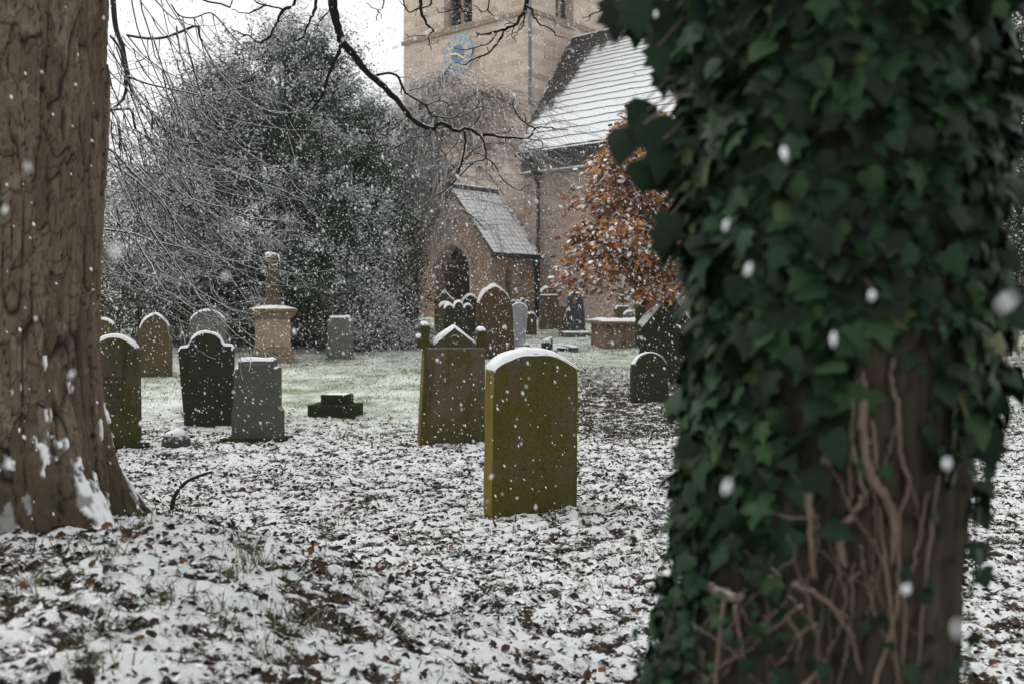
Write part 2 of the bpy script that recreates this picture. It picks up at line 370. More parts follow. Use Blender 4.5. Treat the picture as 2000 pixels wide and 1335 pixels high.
def snow_strip(top, y0, y1, s=.03, seed=0, parent=None, name='snow_cap', lo=.3, left=0.0, grow=1.0, cap_ends=True):
    """a bed of snow lying along the upward facing part of a stone's outline"""
    p = np.array(top, float); d = np.r_[0, np.cumsum(np.linalg.norm(np.diff(p, axis=0), axis=1))]
    n = max(8, int(d[-1]/.018)); t = np.linspace(0, d[-1], n)
    q = np.stack([np.interp(t, d, p[:, 0]), np.interp(t, d, p[:, 1])], -1)
    tg = unit(np.gradient(q, axis=0)); nrm = np.stack([-tg[:, 1], tg[:, 0]], -1)
    nzv = np.convolve(np.pad(nrm[:, 1], 2, mode='edge'), np.ones(5)/5, 'valid')
    x01 = (q[:, 0]-q[:, 0].min())/max(1e-6, np.ptp(q[:, 0]))
    th = s*np.clip((nzv-lo)/(1-lo), 0, 1)**.55*(.55+.9*fbm(t*9+seed*3.1, t*0+seed, 3, seed))*(1+left*(1-2*x01))
    if cap_ends: th = th*np.minimum(1, np.minimum(np.arange(n)+.6, n-.4-np.arange(n))/2)
    K = 13; yk = np.linspace(-1, 1, K); yc = (y0+y1)/2; hw = (y1-y0)/2*grow+.004
    f = np.sqrt(np.clip(1-np.abs(yk)**2.1, 0, 1))
    nn = unit(nrm*.45+np.array([0, 1.0])*.55)
    V = []
    for k in range(K):
        edge = abs(yk[k]) > .99
        jit = .010*(fbm(t*14+k*7.3, t*0+seed+k, 2, seed+5)-.5)
        off = th*f[k]+.001 if not edge else -.006-.014*fbm(t*11, t*0+k, 2, seed+9)*(th > s*.15)
        V.append(np.stack([q[:, 0]+nn[:, 0]*off, np.full(n, yc+yk[k]*hw)+jit*edge, q[:, 1]+nn[:, 1]*off], -1))
    V = np.stack(V, 1)
    ok = th > s*.10
    i = (np.arange(n-1)[:, None]*K+np.arange(K-1)[None]); sel = (ok[:-1] & ok[1:])
    i = i[sel].ravel()
    if not len(i): return None
    m = MB(); m.add(V.reshape(-1, 3), np.stack([i, i+1, i+K+1, i+K], -1))
    return m.build(name, MS, parent, smooth=True)
def stone(name, label, px0, px1, pyt, pyb, prof, mat, thick=.12, yaw=0., roll=0., lean=0., snow=.03, taper=1.0, Y=None, cat='gravestone', group='gravestones in the churchyard', left=.0, bury=.2, bev=.008, wk=1.0, band=None):
    pc = (px0+px1)/2
    if Y is None: b = hit(pc, pyb)
    else: b = P(pc, pyb, Y)
    w = (px1-px0)*b.y/F*wk; h = (pyb-pyt)*b.y/F
    e = empty(name, (b.x, b.y+thick/2, b.z), label, cat, group, (math.radians(lean), math.radians(roll), math.radians(yaw)))
    top = prof(w, h); zr, zl = top[-1][1], top[0][1]
    wob = lambda t, s: .007*(float(fbm(np.array([t*9.]), np.array([s*3.3+px0]), 2, 19)[0])-.5)*2
    rs = [(w/2*(1+(taper-1)*(1-z/zr))+wob(z, 1), z) for z in np.linspace(zr-.07, .03, 9)]; ls = [(-w/2*(1+(taper-1)*(1-z/zl))+wob(z, 2), z) for z in np.linspace(.03, zl-.07, 9)]
    bl = rs+[(w/2*taper, -bury), (-w/2*taper, -bury)]+ls
    bm = prism_mesh(top+bl, -thick/2, thick/2, bev)
    body = bm_obj('slab', bm, mat, e)
    if snow > 0: snow_strip(top, -thick/2, thick/2, snow, seed=int(px0), parent=e, left=left)
    return e, w, h
def prism(name, pts, y0, y1, mat, parent, bev=.006): return bm_obj(name, prism_mesh(pts, y0, y1, bev), mat, parent)
def boxm(name, x0, x1, y0, y1, z0, z1, mat, parent, bev=.006): return prism(name, [(x0, z1), (x1, z1), (x1, z0), (x0, z0)], y0, y1, mat, parent, bev)
def snow_flat(x0, x1, y0, y1, z, parent, s=.03, seed=0): return snow_strip([(x0, z), (x1, z)], y0, y1, s, seed, parent)

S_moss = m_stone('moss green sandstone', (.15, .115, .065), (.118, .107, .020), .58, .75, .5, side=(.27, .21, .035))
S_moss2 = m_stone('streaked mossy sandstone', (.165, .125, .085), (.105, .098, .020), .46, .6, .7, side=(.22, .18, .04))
S_green = m_stone('dark green sandstone', (.12, .10, .065), (.075, .075, .012), .45, .4, .4)
S_black = m_stone('soot black stone', (.045, .042, .03), (.04, .045, .015), .4, .5, .5, speck=.05)
S_grey = m_stone('grey granite', (.14, .145, .13), (.11, .115, .06), .18, .3, .25)
S_pale = m_stone('pale grey stone', (.22, .21, .19), (.15, .15, .07), .2, .3, .3)
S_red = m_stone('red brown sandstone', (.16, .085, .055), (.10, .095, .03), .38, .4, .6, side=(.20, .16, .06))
S_pink = m_stone('pink sandstone', (.56, .41, .30), (.22, .17, .09), .14, .35, .35)
S_pinkd = m_stone('weathered brown sandstone', (.36, .25, .17), (.17, .15, .06), .3, .35, .45)
S_brown = m_stone('brown sandstone', (.17, .125, .075), (.12, .105, .04), .4, .4, .45)
S_base = m_stone('damp black base stone', (.04, .04, .03), (.035, .045, .012), .5, .5, .5, speck=.0, snow=False)
S_slate = m_stone('dark blue slate', (.075, .08, .095), (.07, .075, .07), .2, .2, .2)

# --- the front stone
e, w, h = stone('gravestone', 'large mossy green gravestone with a low arched top nearest the camera', 949, 1123, 690, 1003, lambda w, h: pr_segment(w, h, .165, .04), S_moss, .23, yaw=18, roll=.6, snow=.036, left=.35, bev=.010, taper=1.02)
# --- pediment stone behind it
pb = hit(882, 866); Yp = pb.y; q = Yp/F; wd = 128*q
e = empty('gravestone', (pb.x, Yp+.10, pb.z), 'mossy gravestone with a triangular pediment and two square ears', 'gravestone', 'gravestones in the churchyard', (0, math.radians(.6), math.radians(15)))
hb = 186*q; prism('slab', [(-wd*.46, hb), (wd*.475, hb), (wd*.51, -.2), (-wd*.535, -.2)], -.10, .10, S_moss2, e, .008)
ped = [(-wd*.36, hb+.002), (-wd*.33, hb+.05), (0.0, hb+42*q), (wd*.36, hb+.05), (wd*.38, hb+.002)]
pd_ = prism('pediment', ped, -.085, .085, S_green, e, .006)
snow_strip(ped[1:-1], -.085, .085, .035, 3, e, left=.5)
cr = MB(); cr.tube([(.045*math.cos(a), -.088, hb+.10+.045*math.sin(a)) for a in np.linspace(0, 6.283, 17)], .010, 6, False); cr.build('wreath_carving', S_green, pd_, True)
for sx, hh in ((-1, 46), (1, 36)):
    x = sx*wd*.43-(.02 if sx < 0 else 0); zt = hb+hh*q
    ear = prism('ear', [(x-.055, hb+.002), (x-.075, hb+.09), (x-.045, hb+.15), (x-.065, zt-.05), (x-.04, zt), (x+.045, zt), (x+.06, zt-.05), (x+.04, hb+.14), (x+.06, hb+.05), (x+.05, hb+.002)], -.095, .095, S_green, e, .008)
    snow_strip([(x-.04, zt), (x+.045, zt)], -.095, .095, .045, 5+sx, e)
    if sx < 0: snow_strip([(x-.10, hb+.13), (x-.04, hb+.15)], -.09, .02, .03, 9, e)
boxm('ear_foot', -wd*.43-.12, -wd*.43-.09+.04, -.09, .03, hb+.002, hb+.125, S_green, e, .02)
# --- left, with worn lettering
e, w, h = stone('gravestone', 'green round-headed gravestone with worn lettering just right of the bark trunk', 181, 272, 657, 876, lambda w, h: pr_round(w, h, .80), S_green, .13, yaw=-4, roll=-1.2, snow=.03, left=.7, taper=.94)
letm = m_flat('worn cut letters', (.006, .006, .005))
def text_mesh(s, size):
    cu = bpy.data.curves.new('t', 'FONT'); cu.body = s; cu.size = size; cu.align_x = 'CENTER'; cu.align_y = 'CENTER'; cu.extrude = .0006; cu.resolution_u = 2
    o = bpy.data.objects.new('t', cu); C.objects.link(o); dg = bpy.context.evaluated_depsgraph_get()
    me = bpy.data.meshes.new_from_object(o.evaluated_get(dg)); bpy.data.objects.remove(o); return me
bmx = bmesh.new(); Yq = hit(226, 876).y/F
for i, (s, pyl, sz) in enumerate([('IN', 726, .045), ('MEMORY OF', 738.5, .046), ('JANE LEWIS', 751, .052), ('FORMERLY OF', 763, .040), ('THIS PARISH', 775, .034), ('AND OF', 785, .036), ('EDWARD BURTON', 795.5, .046), ('HER BROTHER', 804, .036)]):
    me = text_mesh(s, sz); me.transform(Matrix.Translation((.01, -.0665, (876-pyl)*Yq)) @ Matrix.Rotation(math.pi/2, 4, 'X')); link('inscription_line', me, letm, e)
boxm('plinth', -w*.52, w*.60, -.15, .14, -.15, .045, S_base, e, .012)
stone('gravestone', 'gravestone mostly hidden behind the bark trunk with only its snowy shoulder showing', 165, 216, 622, 745, lambda w, h: pr_round(w, h, .6), S_brown, .12, yaw=6, roll=2)
stone('gravestone', 'tapering brown gravestone behind the green lettered one', 266, 328, 612, 736, lambda w, h: pr_pointed(w, h, .75), S_brown, .15, yaw=10, roll=2, taper=1.12, left=.8)
stone('gravestone', 'grey round-topped gravestone behind the black shouldered one', 369, 440, 606, 716, lambda w, h: pr_round(w, h, .85), S_pale, .13, yaw=6, left=.5)
e, w, h = stone('gravestone', 'black shouldered gravestone leaning left beside the grey granite one', 353, 459, 649, 832, lambda w, h: pr_shoulder(w, h, .60, .12), S_black, .12, yaw=6, roll=-2.5, lean=-3, taper=.86, snow=.028)
# --- grey granite
pb = hit(500, 860); q = pb.y/F
e = empty('gravestone', (pb.x, pb.y+.1, pb.z), 'grey flat-topped granite gravestone with notched shoulders on a dark base', 'gravestone', 'gravestones in the churchyard', (math.radians(-2), math.radians(-.8), math.radians(-6)))
h = 156*q; w = 94*q
tp = pr_flat(w*.94, h, .045, .09)
prism('slab', [(-w*.47, h-.10), (-w*.47+.052, h-.10), (-w*.47+.052, h), (w*.47-.05, h), (w*.47-.05, h-.09), (w*.47, h-.09), (w*.47, h*.42), (w*.53, h*.36), (w*.53, 0), (-w*.53, 0), (-w*.53, h*.36), (-w*.49, h*.42)], -.075, .075, S_grey, e, .006)
prism('panel', [(-w*.33, h-.045), (w*.33, h-.045), (w*.33, h*.42), (-w*.33, h*.42)], -.081, -.070, S_grey, e, .004)
boxm('plinth', -w*.70, w*.66, -.20, .2, -.2, .03, S_base, e, .015)
snow_flat(-w*.47+.052, w*.47-.05, -.075, .075, h, e, .035, 3); snow_flat(-w*.47, -w*.47+.052, -.075, .075, h-.10, e, .02, 4); snow_flat(w*.47-.05, w*.47, -.075, .075, h-.09, e, .02, 8)
# --- broken column monument
pb = hit(524, 709); q = pb.y/F
e = empty('column_monument', (pb.x, pb.y+.35, pb.z), 'pink sandstone pedestal carrying a broken round column', 'monument', None, (0, 0, math.radians(14)))
w = 70*q/2
def frustum(name, z0, z1, a, b, mat, par, bev=.01):
    bm = bmesh.new(); lo = [bm.verts.new((sx*a, sy*a, z0)) for sx, sy in ((-1, -1), (1, -1), (1, 1), (-1, 1))]; hi = [bm.verts.new((sx*b, sy*b, z1)) for sx, sy in ((-1, -1), (1, -1), (1, 1), (-1, 1))]
    bm.faces.new(lo[::-1]); bm.faces.new(hi)
    for i in range(4): bm.faces.new((lo[i], lo[(i+1) % 4], hi[(i+1) % 4], hi[i]))
    bmesh.ops.bevel(bm, geom=bm.edges[:], offset=bev, segments=2, affect='EDGES'); return bm_obj(name, bm, mat, par)
frustum('plinth', -.2, 14*q, w*1.22, w*1.20, S_pinkd, e); frustum('base_moulding', 14*q+.002, 30*q, w*1.18, w*1.0, S_pinkd, e)
frustum('die', 30*q+.002, 86*q, w*.98, w*.97, S_pink, e); frustum('cornice', 86*q+.002, 100*q, w*1.02, w*1.32, S_pinkd, e); frustum('cap_slab', 100*q+.002, 106*q, w*1.36, w*1.36, S_pinkd, e)
sc_ = frustum('snow_cap', 106*q+.001, 113*q, w*1.34, w*.6, MS, e, .012); 
mb = MB(); zc = np.array([106, 113, 116, 122, 128, 150, 170, 190, 196])*q; rc = np.array([18, 18, 17, 15.5, 14.5, 14, 13.6, 13, 12.5])*q
mb.tube([(0, 0, z) for z in zc], rc, 18); mb.build('column', S_brown, e, True)
mb = MB(); zt = 196*q; mb.tube([(0, 0, zt-.02), (.0, 0, zt+.05), (-.01, 0, zt+.13), (-.01, 0, zt+.17)], np.array([17, 19, 17, 13])*q, 9); bk = mb.build('broken_top', S_brown, e); bk.rotation_euler = (0, 0, .3)
mb = MB(); mb.tube([(-.01, 0, zt+.165), (-.01, 0, zt+.20), (-.005, 0, zt+.215)], np.array([15, 13, 7])*q, 10); mb.build('snow_cap', MS, e, True); mb = MB(); mb.tube([(.02+.105*math.cos(a), -.135, zt+.075+.105*math.sin(a)) for a in np.linspace(-2.6, 2.4, 15)], .018, 6); mb.build('snow_ring', MS, e, True)
mb = MB(); mb.tube([(.02, -.10, zt+.075), (.02, -.15, zt+.075)], .09, 14); mb.build('round_boss', S_moss2, e)
# --- other stones left and centre
e, w, h = stone('gravestone', 'grey square-topped gravestone standing against the snowy shrub', 640, 687, 619, 701, lambda w, h: pr_flat(w, h, .04, .07), S_pale, .12, yaw=-6, taper=1.12, snow=.03)
pb = hit(650, 815); q = pb.y/F
e = empty('stepped_base', (pb.x, pb.y+.2, pb.z), 'low dark stepped stone base with its headstone gone', 'stone base', None, (0, 0, math.radians(-7)))
boxm('lower_step', -47*q, 47*q, -.22, .25, -.15, 24*q, S_base, e, .012); boxm('upper_step', -25*q, 29*q, -.12, .2, 24*q+.002, 43*q, S_base, e, .01)
snow_flat(-20*q, 24*q, -.08, .18, 43*q, e, .008, 4)
pb = hit(338, 874); q = pb.y/F
bm = bmesh.new(); bmesh.ops.create_icosphere(bm, subdivisions=3, radius=1)
for v in bm.verts:
    c = v.co; k = 1+.25*(float(fbm(c.x*2+3, c.y*2+c.z*3, 3, 8))-.5); v.co = Vector((max(-.85, min(.85, c.x*k))*27*q*1.1, c.y*k*.16, max(-.12, min(.72, c.z*k-.25*abs(c.x)))*32*q*1.1))
rk = bm_obj('rock', bm, m_stone('rock under snow', (.10, .10, .085), (.06, .07, .03), .3), None); rk.location = (pb.x, pb.y+.1, pb.z+.02); tag(rk, 'small snow-topped rock lying left of the grey granite gravestone', 'rock')
mb = MB(); th = np.linspace(0, 6.283, 15)[:-1]
mb.tube([(pb.x-.01, pb.y+.1, pb.z+.13), (pb.x-.01, pb.y+.1, pb.z+.175), (pb.x-.02, pb.y+.1, pb.z+.20)], [.135, .10, .03], 12); sn = mb.build('snow_cap', MS, rk, True); sn.matrix_parent_inverse = Matrix.Translation(-Vector(rk.location))
# the group behind the pediment stone
stone('gravestone', 'small dark pointed gravestone in front of the porch doorway', 848, 887, 567, 660, lambda w, h: pr_ogee(w, h, .22), S_brown, .12, yaw=8, snow=.03, Y=24)
stone('gravestone', 'low pointed gravestone just left of the tall red one', 900, 936, 576, 668, lambda w, h: pr_pointed(w, h, .62), S_black, .14, yaw=14, snow=.04, Y=23, left=.6)
stone('gravestone', 'dark gravestone with three bumps along its snowy top', 866, 923, 589, 690, lambda w, h: pr_bumps(w, h, 3, .07), S_black, .14, yaw=14, snow=.04, left=.4, Y=19.2)
stone('gravestone', 'slim gravestone with a round head behind the three-bumped one', 856, 884, 592, 680, lambda w, h: pr_round(w, h, .8), S_brown, .14, yaw=14, snow=.04, left=.4, Y=20.6)
stone('gravestone', 'tall red brown gravestone with a pointed arch top', 932, 1003, 558, 700, lambda w, h: pr_pointed(w, h, .72), S_red, .17, yaw=15, roll=-1.5, snow=.05, left=.7, taper=1.06)
stone('gravestone', 'leaning gravestone with snow plastered over its sloping face', 992, 1026, 590, 667, lambda w, h: pr_round(w, h, .9), m_stone('snow plastered stone', (.42, .42, .44), (.2, .2, .16), .15, .2, .3, speck=.9), .10, yaw=10, roll=7, lean=-12, snow=.03, Y=21.5)
stone('gravestone', 'scroll-topped green gravestone behind the snow plastered one', 998, 1034, 583, 650, lambda w, h: pr_bumps(w, h, 4, .06), S_moss2, .13, yaw=8, snow=.03, Y=25.5)
stone('gravestone', 'little round gravestone right of the snow plastered one', 1023, 1048, 611, 648, lambda w, h: pr_round(w, h, .95), S_green, .12, yaw=10, snow=.035, Y=24.2)
e, w, h = stone('gravestone', 'gravestone with a half round head on a snowy ledge near the church wall', 1055, 1090, 578, 645, lambda w, h: pr_flat(w, h), S_brown, .2, yaw=12, snow=.0, Y=25.6, taper=1.15)
tp = arc(0, h+.03, w*.50, w*.44, 178, 2, 15); prism('half_round_head', tp, -.09, .09, S_brown, e); snow_strip(tp, -.09, .09, .05, 2, e, left=.4)
boxm('ledge', -w*.56, w*.56, -.13, .13, h+.001, h+.028, S_brown, e); snow_flat(-w*.55, w*.55, -.13, -.092, h+.029, e, .018, 5)
mb = MB(); mb.tube([(w*.24*math.cos(a), -.093, h+.05+w*.24*math.sin(a)) for a in np.linspace(.1, 3.04, 11)], .012, 5, False); mb.build('head_carving', S_brown, e)
# dark tapered slate on a snowy plinth
pb = hit(1126, 658); q = pb.y/F
e = empty('gravestone', (pb.x, pb.y+.2, pb.z), 'dark tapering slate gravestone on a snowy plinth under the orange tree', 'gravestone', 'gravestones in the churchyard', (math.radians(-3), 0, math.radians(12)))
tp = [(-14*q, 80*q), (-10*q, 86*q), (10*q, 86*q), (14*q, 80*q)]
prism('slab', tp+[(19*q, 9*q), (-18*q, 9*q)], -.07, .07, S_slate, e); snow_strip(tp, -.07, .07, .03, 3, e)
boxm('side_block', -30*q, -19*q, .0, .2, 9*q, 60*q, S_brown, e); boxm('plinth', -30*q, 24*q, -.25, .25, -.15, 8*q, S_grey, e); snow_flat(-30*q, 24*q, -.25, .25, 8*q, e, .045, 6)
# kerbed grave with a ledger edge
pb = hit(1050, 688); q = pb.y/F
e = empty('kerbed_grave', (pb.x, pb.y+.8, pb.z), 'low snow-covered stone kerb round a grave behind the front gravestone', 'grave kerb', None, (0, 0, math.radians(8)))
for nm, a in (('kerb', (-.78, .72, .48, .62)), ('kerb', (.62, .76, -.75, .46)), ('kerb', (-.80, -.66, -.75, .46))):
    boxm(nm, a[0], a[1], a[2], a[3], -.15, .10, S_grey, e); snow_flat(a[0], a[1], a[2], a[3], .10, e, .035, int(a[0]*10+20))
bm = bmesh.new(); bmesh.ops.create_grid(bm, x_segments=24, y_segments=24, size=.62)
for v in bm.verts: v.co.z = .07+.03*float(fbm(v.co.x*6, v.co.y*6, 2, 4))
bm_obj('snow_bed', bm, MS, e, True)
# broken cross pieces lying on the grave
def stone_lump(bm, c, r, seed):
    s = bmesh.ops.create_icosphere(bm, subdivisions=2, radius=1, matrix=Matrix.Identity(4))['verts']
    for v in s:
        k = 1+.35*(float(fbm(v.co.x*1.7+seed, v.co.y*1.7+v.co.z*1.3, 2, seed))-.5); v.co = Vector((c[0]+v.co.x*r[0]*k, c[1]+v.co.y*r[1]*k, c[2]+v.co.z*r[2]*k))
pb = hit(1052, 694); q = pb.y/F
for nm, lab, dx, lumps_ in (('broken_cross', 'smaller dark lump of a broken trefoil cross capped with snow', -24, [((0, 0, .07), (.10, .08, .12)), ((-.11, .02, .02), (.07, .07, .07)), ((.09, 0, .05), (.05, .06, .09))]),
                       ('broken_cross', 'larger dark lump of a broken trefoil cross capped with snow', 16, [((0, 0, .10), (.13, .09, .17)), ((-.15, 0, .05), (.10, .07, .09)), ((.07, .03, .22), (.07, .07, .09)), ((.15, 0, .0), (.10, .07, .08))])):
    e = empty(nm, (pb.x+dx*q, pb.y+.3, pb.z+.04), lab, 'broken cross', 'pieces of a broken cross'); bm = bmesh.new()
    for i, (c, r) in enumerate(lumps_):
        stone_lump(bm, c, r, i+3+abs(dx)); b2 = MB(); b2.tube([(c[0], c[1], c[2]+r[2]*.72), (c[0], c[1], c[2]+r[2]*1.06), (c[0]-.01, c[1], c[2]+r[2]*1.2)], [r[0]*.85, r[0]*.62, r[0]*.2], 9); b2.build('snow_cap', MS, e, True)
    bm_obj('stone_piece', bm, S_black, e, True)
# chest tomb
pb = hit(1208, 680); q = pb.y/F
e = empty('chest_tomb', (pb.x, pb.y+.45, pb.z), 'brown sandstone chest tomb with a thick snowy lid', 'tomb', None, (0, 0, math.radians(16)))
wq = 40*q
boxm('chest', -wq, wq*1.1, -.42, .42, -.15, 47*q, S_pinkd, e, .01)
for xx_ in (-wq*.96, -wq*.55, wq*.1, wq*.9): boxm('pilaster', xx_-.03, xx_+.03, -.445, -.421, -.1, 46*q, S_pinkd, e, .004)
boxm('lid', -wq*1.24, wq*1.24, -.55, .55, 47*q+.002, 53*q, S_pinkd, e, .012); snow_flat(-wq*1.24, wq*1.24, -.55, .55, 53*q, e, .06, 4)
stone('gravestone', 'small pale round gravestone peeping over the chest tomb', 1217, 1241, 608, 660, lambda w, h: pr_round(w, h, .95), S_pale, .12, yaw=5, snow=.04, Y=23)
e, w, h = stone('gravestone', 'gravestone with a small scrolled cross head behind the chest tomb', 1200, 1232, 598, 660, lambda w, h: pr_flat(w, h, .05, .06), S_brown, .13, yaw=8, snow=.03, Y=26)
cx = [(-.05, h), (-.04, h+.09), (-.15, h+.10), (-.15, h+.18), (-.05, h+.19), (-.04, h+.29), (.04, h+.29), (.05, h+.19), (.15, h+.18), (.15, h+.10), (.04, h+.09), (.05, h)]
prism('cross', cx, -.05, .05, S_brown, e); snow_strip([(-.15, h+.18), (-.05, h+.19)], -.05, .05, .05, 3, e); snow_strip([(-.05, h+.29), (.05, h+.29)], -.05, .05, .05, 4, e); snow_strip([(.05, h+.19), (.15, h+.18)], -.05, .05, .05, 5, e)
# gabled pair at the right
e, w, h = stone('gravestone', 'gable-topped gravestone half hidden behind the black gabled one', 1243, 1316, 567, 660, lambda w, h: pr_gable(w, h, .30), S_black, .18, yaw=10, snow=.055, Y=20.2)
e, w, h = stone('gravestone', 'tall black gravestone with a snowy gabled coping beside the ivy trunk', 1248, 1350, 575, 750, lambda w, h: pr_gable(w, h, .46), S_black, .17, yaw=16, roll=3, snow=0, taper=1.06)
cp = [(-w*.56, h-.53), (0, h+.02), (w*.56, h-.53)]
prism('coping', cp+[(w*.56, h-.60), (0, h-.045), (-w*.56, h-.60)][0:3], -.11, .11, S_green, e, .006); snow_strip(cp, -.11, .11, .085, 8, e, left=.3)
stone('gravestone', 'dark round-topped gravestone sunk low in front of the black gabled one', 1233, 1306, 688, 786, lambda w, h: pr_round(w, h, .98), S_black, .15, yaw=12, roll=1, snow=.007, lean=-3)
stone('gravestone', 'dark square gravestone between the low round one and the ivy trunk', 1290, 1333, 676, 745, lambda w, h: pr_flat(w, h), S_black, .14, yaw=10, roll=1.5, snow=.02)
stone('gravestone', 'mossy brown gravestone at the foot of the snowy shrubs left of the porch', 776, 806, 588, 668, lambda w, h: pr_pointed(w, h, .9), S_moss2, .2, yaw=6, snow=.01, Y=23)
stone('gravestone', 'pale pink gravestone seen past the right edge of the ivy trunk', 1950, 1984, 545, 650, lambda w, h: pr_shoulder(w, h, .6, .12), S_pink, .14, yaw=-10, snow=.03, Y=19)
stone('gravestone', 'low mossy gravestone with a snow ledge past the right edge of the ivy trunk', 1955, 1978, 640, 672, lambda w, h: pr_flat(w, h), S_moss2, .14, yaw=-10, snow=.04, Y=17.5)
# fallen stick
mb = MB(); b = hit(335, 997); qs = b.y/F
pts = smooth_path([((x-335)*qs, .02*i, (997-y)*qs) for i, (x, y) in enumerate([(335, 1003), (336, 982), (338, 970), (347, 955), (360, 942), (375, 935), (392, 929), (405, 926)])], 4)
mb.tube(pts, np.linspace(.018, .009, len(pts))*(1+.25*rng.random(len(pts))), 7); mb.tube([pts[13], pts[13]+[-.01, 0, .03], pts[13]+[-.02, 0, .05]], [.008, .006, .002], 5)
st = mb.build('fallen_stick', m_bark('dark stick bark', (.012, .010, .008), (.025, .02, .015), (.05, .04, .03), .75, .95), None, True); st.location = b
tag(st, 'bare curved stick poking up out of the snow near the bark trunk', 'stick')
# ------------------------------------------------------------------ church (local x along the south wall, y into the building)
X0, Y0, TH = .576, 32.0, math.radians(42); c_, s_ = math.cos(TH), math.sin(TH); GZ0 = 1.28
ch = empty('church', (X0, Y0, GZ0), 'brown sandstone church with a clock tower, snowy stone roof and gabled porch', 'church', None, (0, 0, -TH))
def cu(px, v): r = (px-1000)/F; return (r*(Y0+v*c_)-X0-v*s_)/(c_+r*s_)
def cv(px, u): r = (px-1000)/F; return (r*(Y0-u*s_)-X0-u*c_)/(s_-r*c_)
def cz(py, u, v): return CAMZ-(py-HZ)*(Y0+v*c_-u*s_)/F-GZ0
def wall_mat(name, a, b, mortar, sx=.55, sy=.24, stain=.5):
    g = G(name, .95, .08)
    uv = g.n('ShaderNodeUVMap'); uv.uv_map = 'UVMap'; vx = uv.outputs[0]
    t = g.n('ShaderNodeTexBrick'); g.L(vx, t.inputs['Vector']); t.inputs['Scale'].default_value = 1.0
    t.inputs['Brick Width'].default_value = sx; t.inputs['Row Height'].default_value = sy; t.inputs['Mortar Size'].default_value = .02; t.inputs['Mortar Smooth'].default_value = .3
    t.inputs['Color1'].default_value = (0, 0, 0, 1); t.inputs['Color2'].default_value = (1, 1, 1, 1); t.inputs['Mortar'].default_value = (.5, .5, .5, 1); t.inputs['Bias'].default_value = 0
    n1 = g.noise(1.1, 4, .6); n2 = g.noise(14, 5, .7); n3 = g.noise(5, 4, .7, g.vec((1, 1, .25)))
    f = g.math('ADD', g.math('MULTIPLY', t.outputs[0], .6), g.math('MULTIPLY', g.ss(n2, .3, .7), .4))
    c = g.mix(f, a, b); c = g.mix(g.math('MULTIPLY', g.ss(n1, .45, .7), .55), c, (.42, .29, .20)); c = g.mix(g.math('MULTIPLY', g.ss(n3, .5, .75), stain), c, (.13, .10, .08))
    c = g.mix(g.math('MULTIPLY', t.outputs[1], .75), c, mortar)
    c = g.mix(g.ss(g.noise(26, 2, .5), .60, .68), c, (.72, .69, .65))
    c = snow_over(g, c, .5, .8, .5, 20)
    g.bump(g.math('SUBTRACT', g.math('MULTIPLY', n2, .6), t.outputs[1]), .03, .7)
    return g.col(c)
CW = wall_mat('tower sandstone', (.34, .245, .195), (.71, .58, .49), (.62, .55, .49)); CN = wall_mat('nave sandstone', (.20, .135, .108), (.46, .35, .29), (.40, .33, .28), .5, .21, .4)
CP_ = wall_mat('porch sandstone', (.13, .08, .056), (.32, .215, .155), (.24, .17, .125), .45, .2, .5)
CT = m_flat('weathered string stone', (.26, .20, .155), var=.4); CD = m_flat('dark guttering', (.022, .024, .026)); CLV = m_flat('slate louvres', (.05, .052, .05), var=.4); CBK = m_flat('dark window glass', (.015, .016, .017), .3, .5)
CDOOR = m_flat('old dark oak', (.03, .022, .015), var=.4); CROOF = None
def face_prism(name, pts, axis, at, thick, mat, parent):
    """polygon in the wall plane, extruded into the wall; metre UVs.  axis 'x': plane y=at, extrude +y; 'y': plane x=at, extrude -x"""
    bm = bmesh.new(); uvl = bm.loops.layers.uv.new('UVMap')
    mk = (lambda a, z, d: (a, at+d, z)) if axis == 'x' else (lambda a, z, d: (at-d, a, z))
    A = [bm.verts.new(mk(a, z, 0)) for a, z in pts]; B = [bm.verts.new(mk(a, z, thick)) for a, z in pts]; n = len(pts)
    bm.faces.new(A); bm.faces.new(B[::-1])
    for i in range(n): bm.faces.new((A[i], B[i], B[(i+1) % n], A[(i+1) % n]))
    bmesh.ops.recalc_face_normals(bm, faces=bm.faces)
    bmesh.ops.triangulate(bm, faces=[f for f in bm.faces if len(f.verts) > 4])
    for f in bm.faces:
        for l in f.loops:
            co = l.vert.co; l[uvl].uv = ((co.x, co.z) if axis == 'x' else (co.y+.3, co.z)) if abs(f.normal.z) < .8 else (co.x, co.y)
    return bm_obj(name, bm, mat, parent)
def archpts(u0, u1, z0, zs, zt, n=8):
    """pointed arch outline, from bottom-left up and over to bottom-right"""
    w = u1-u0; k = zt-zs; R = (w*w/4+k*k)/w; L = [(u0, z0)]
    a1 = math.atan2(k, R-w/2)
    for i in range(n+1): a = a1*i/n; L.append((u0+R-R*math.cos(a), zs+R*math.sin(a)))
    return L+[(u0+u1-x, z) for x, z in L[-2::-1]]
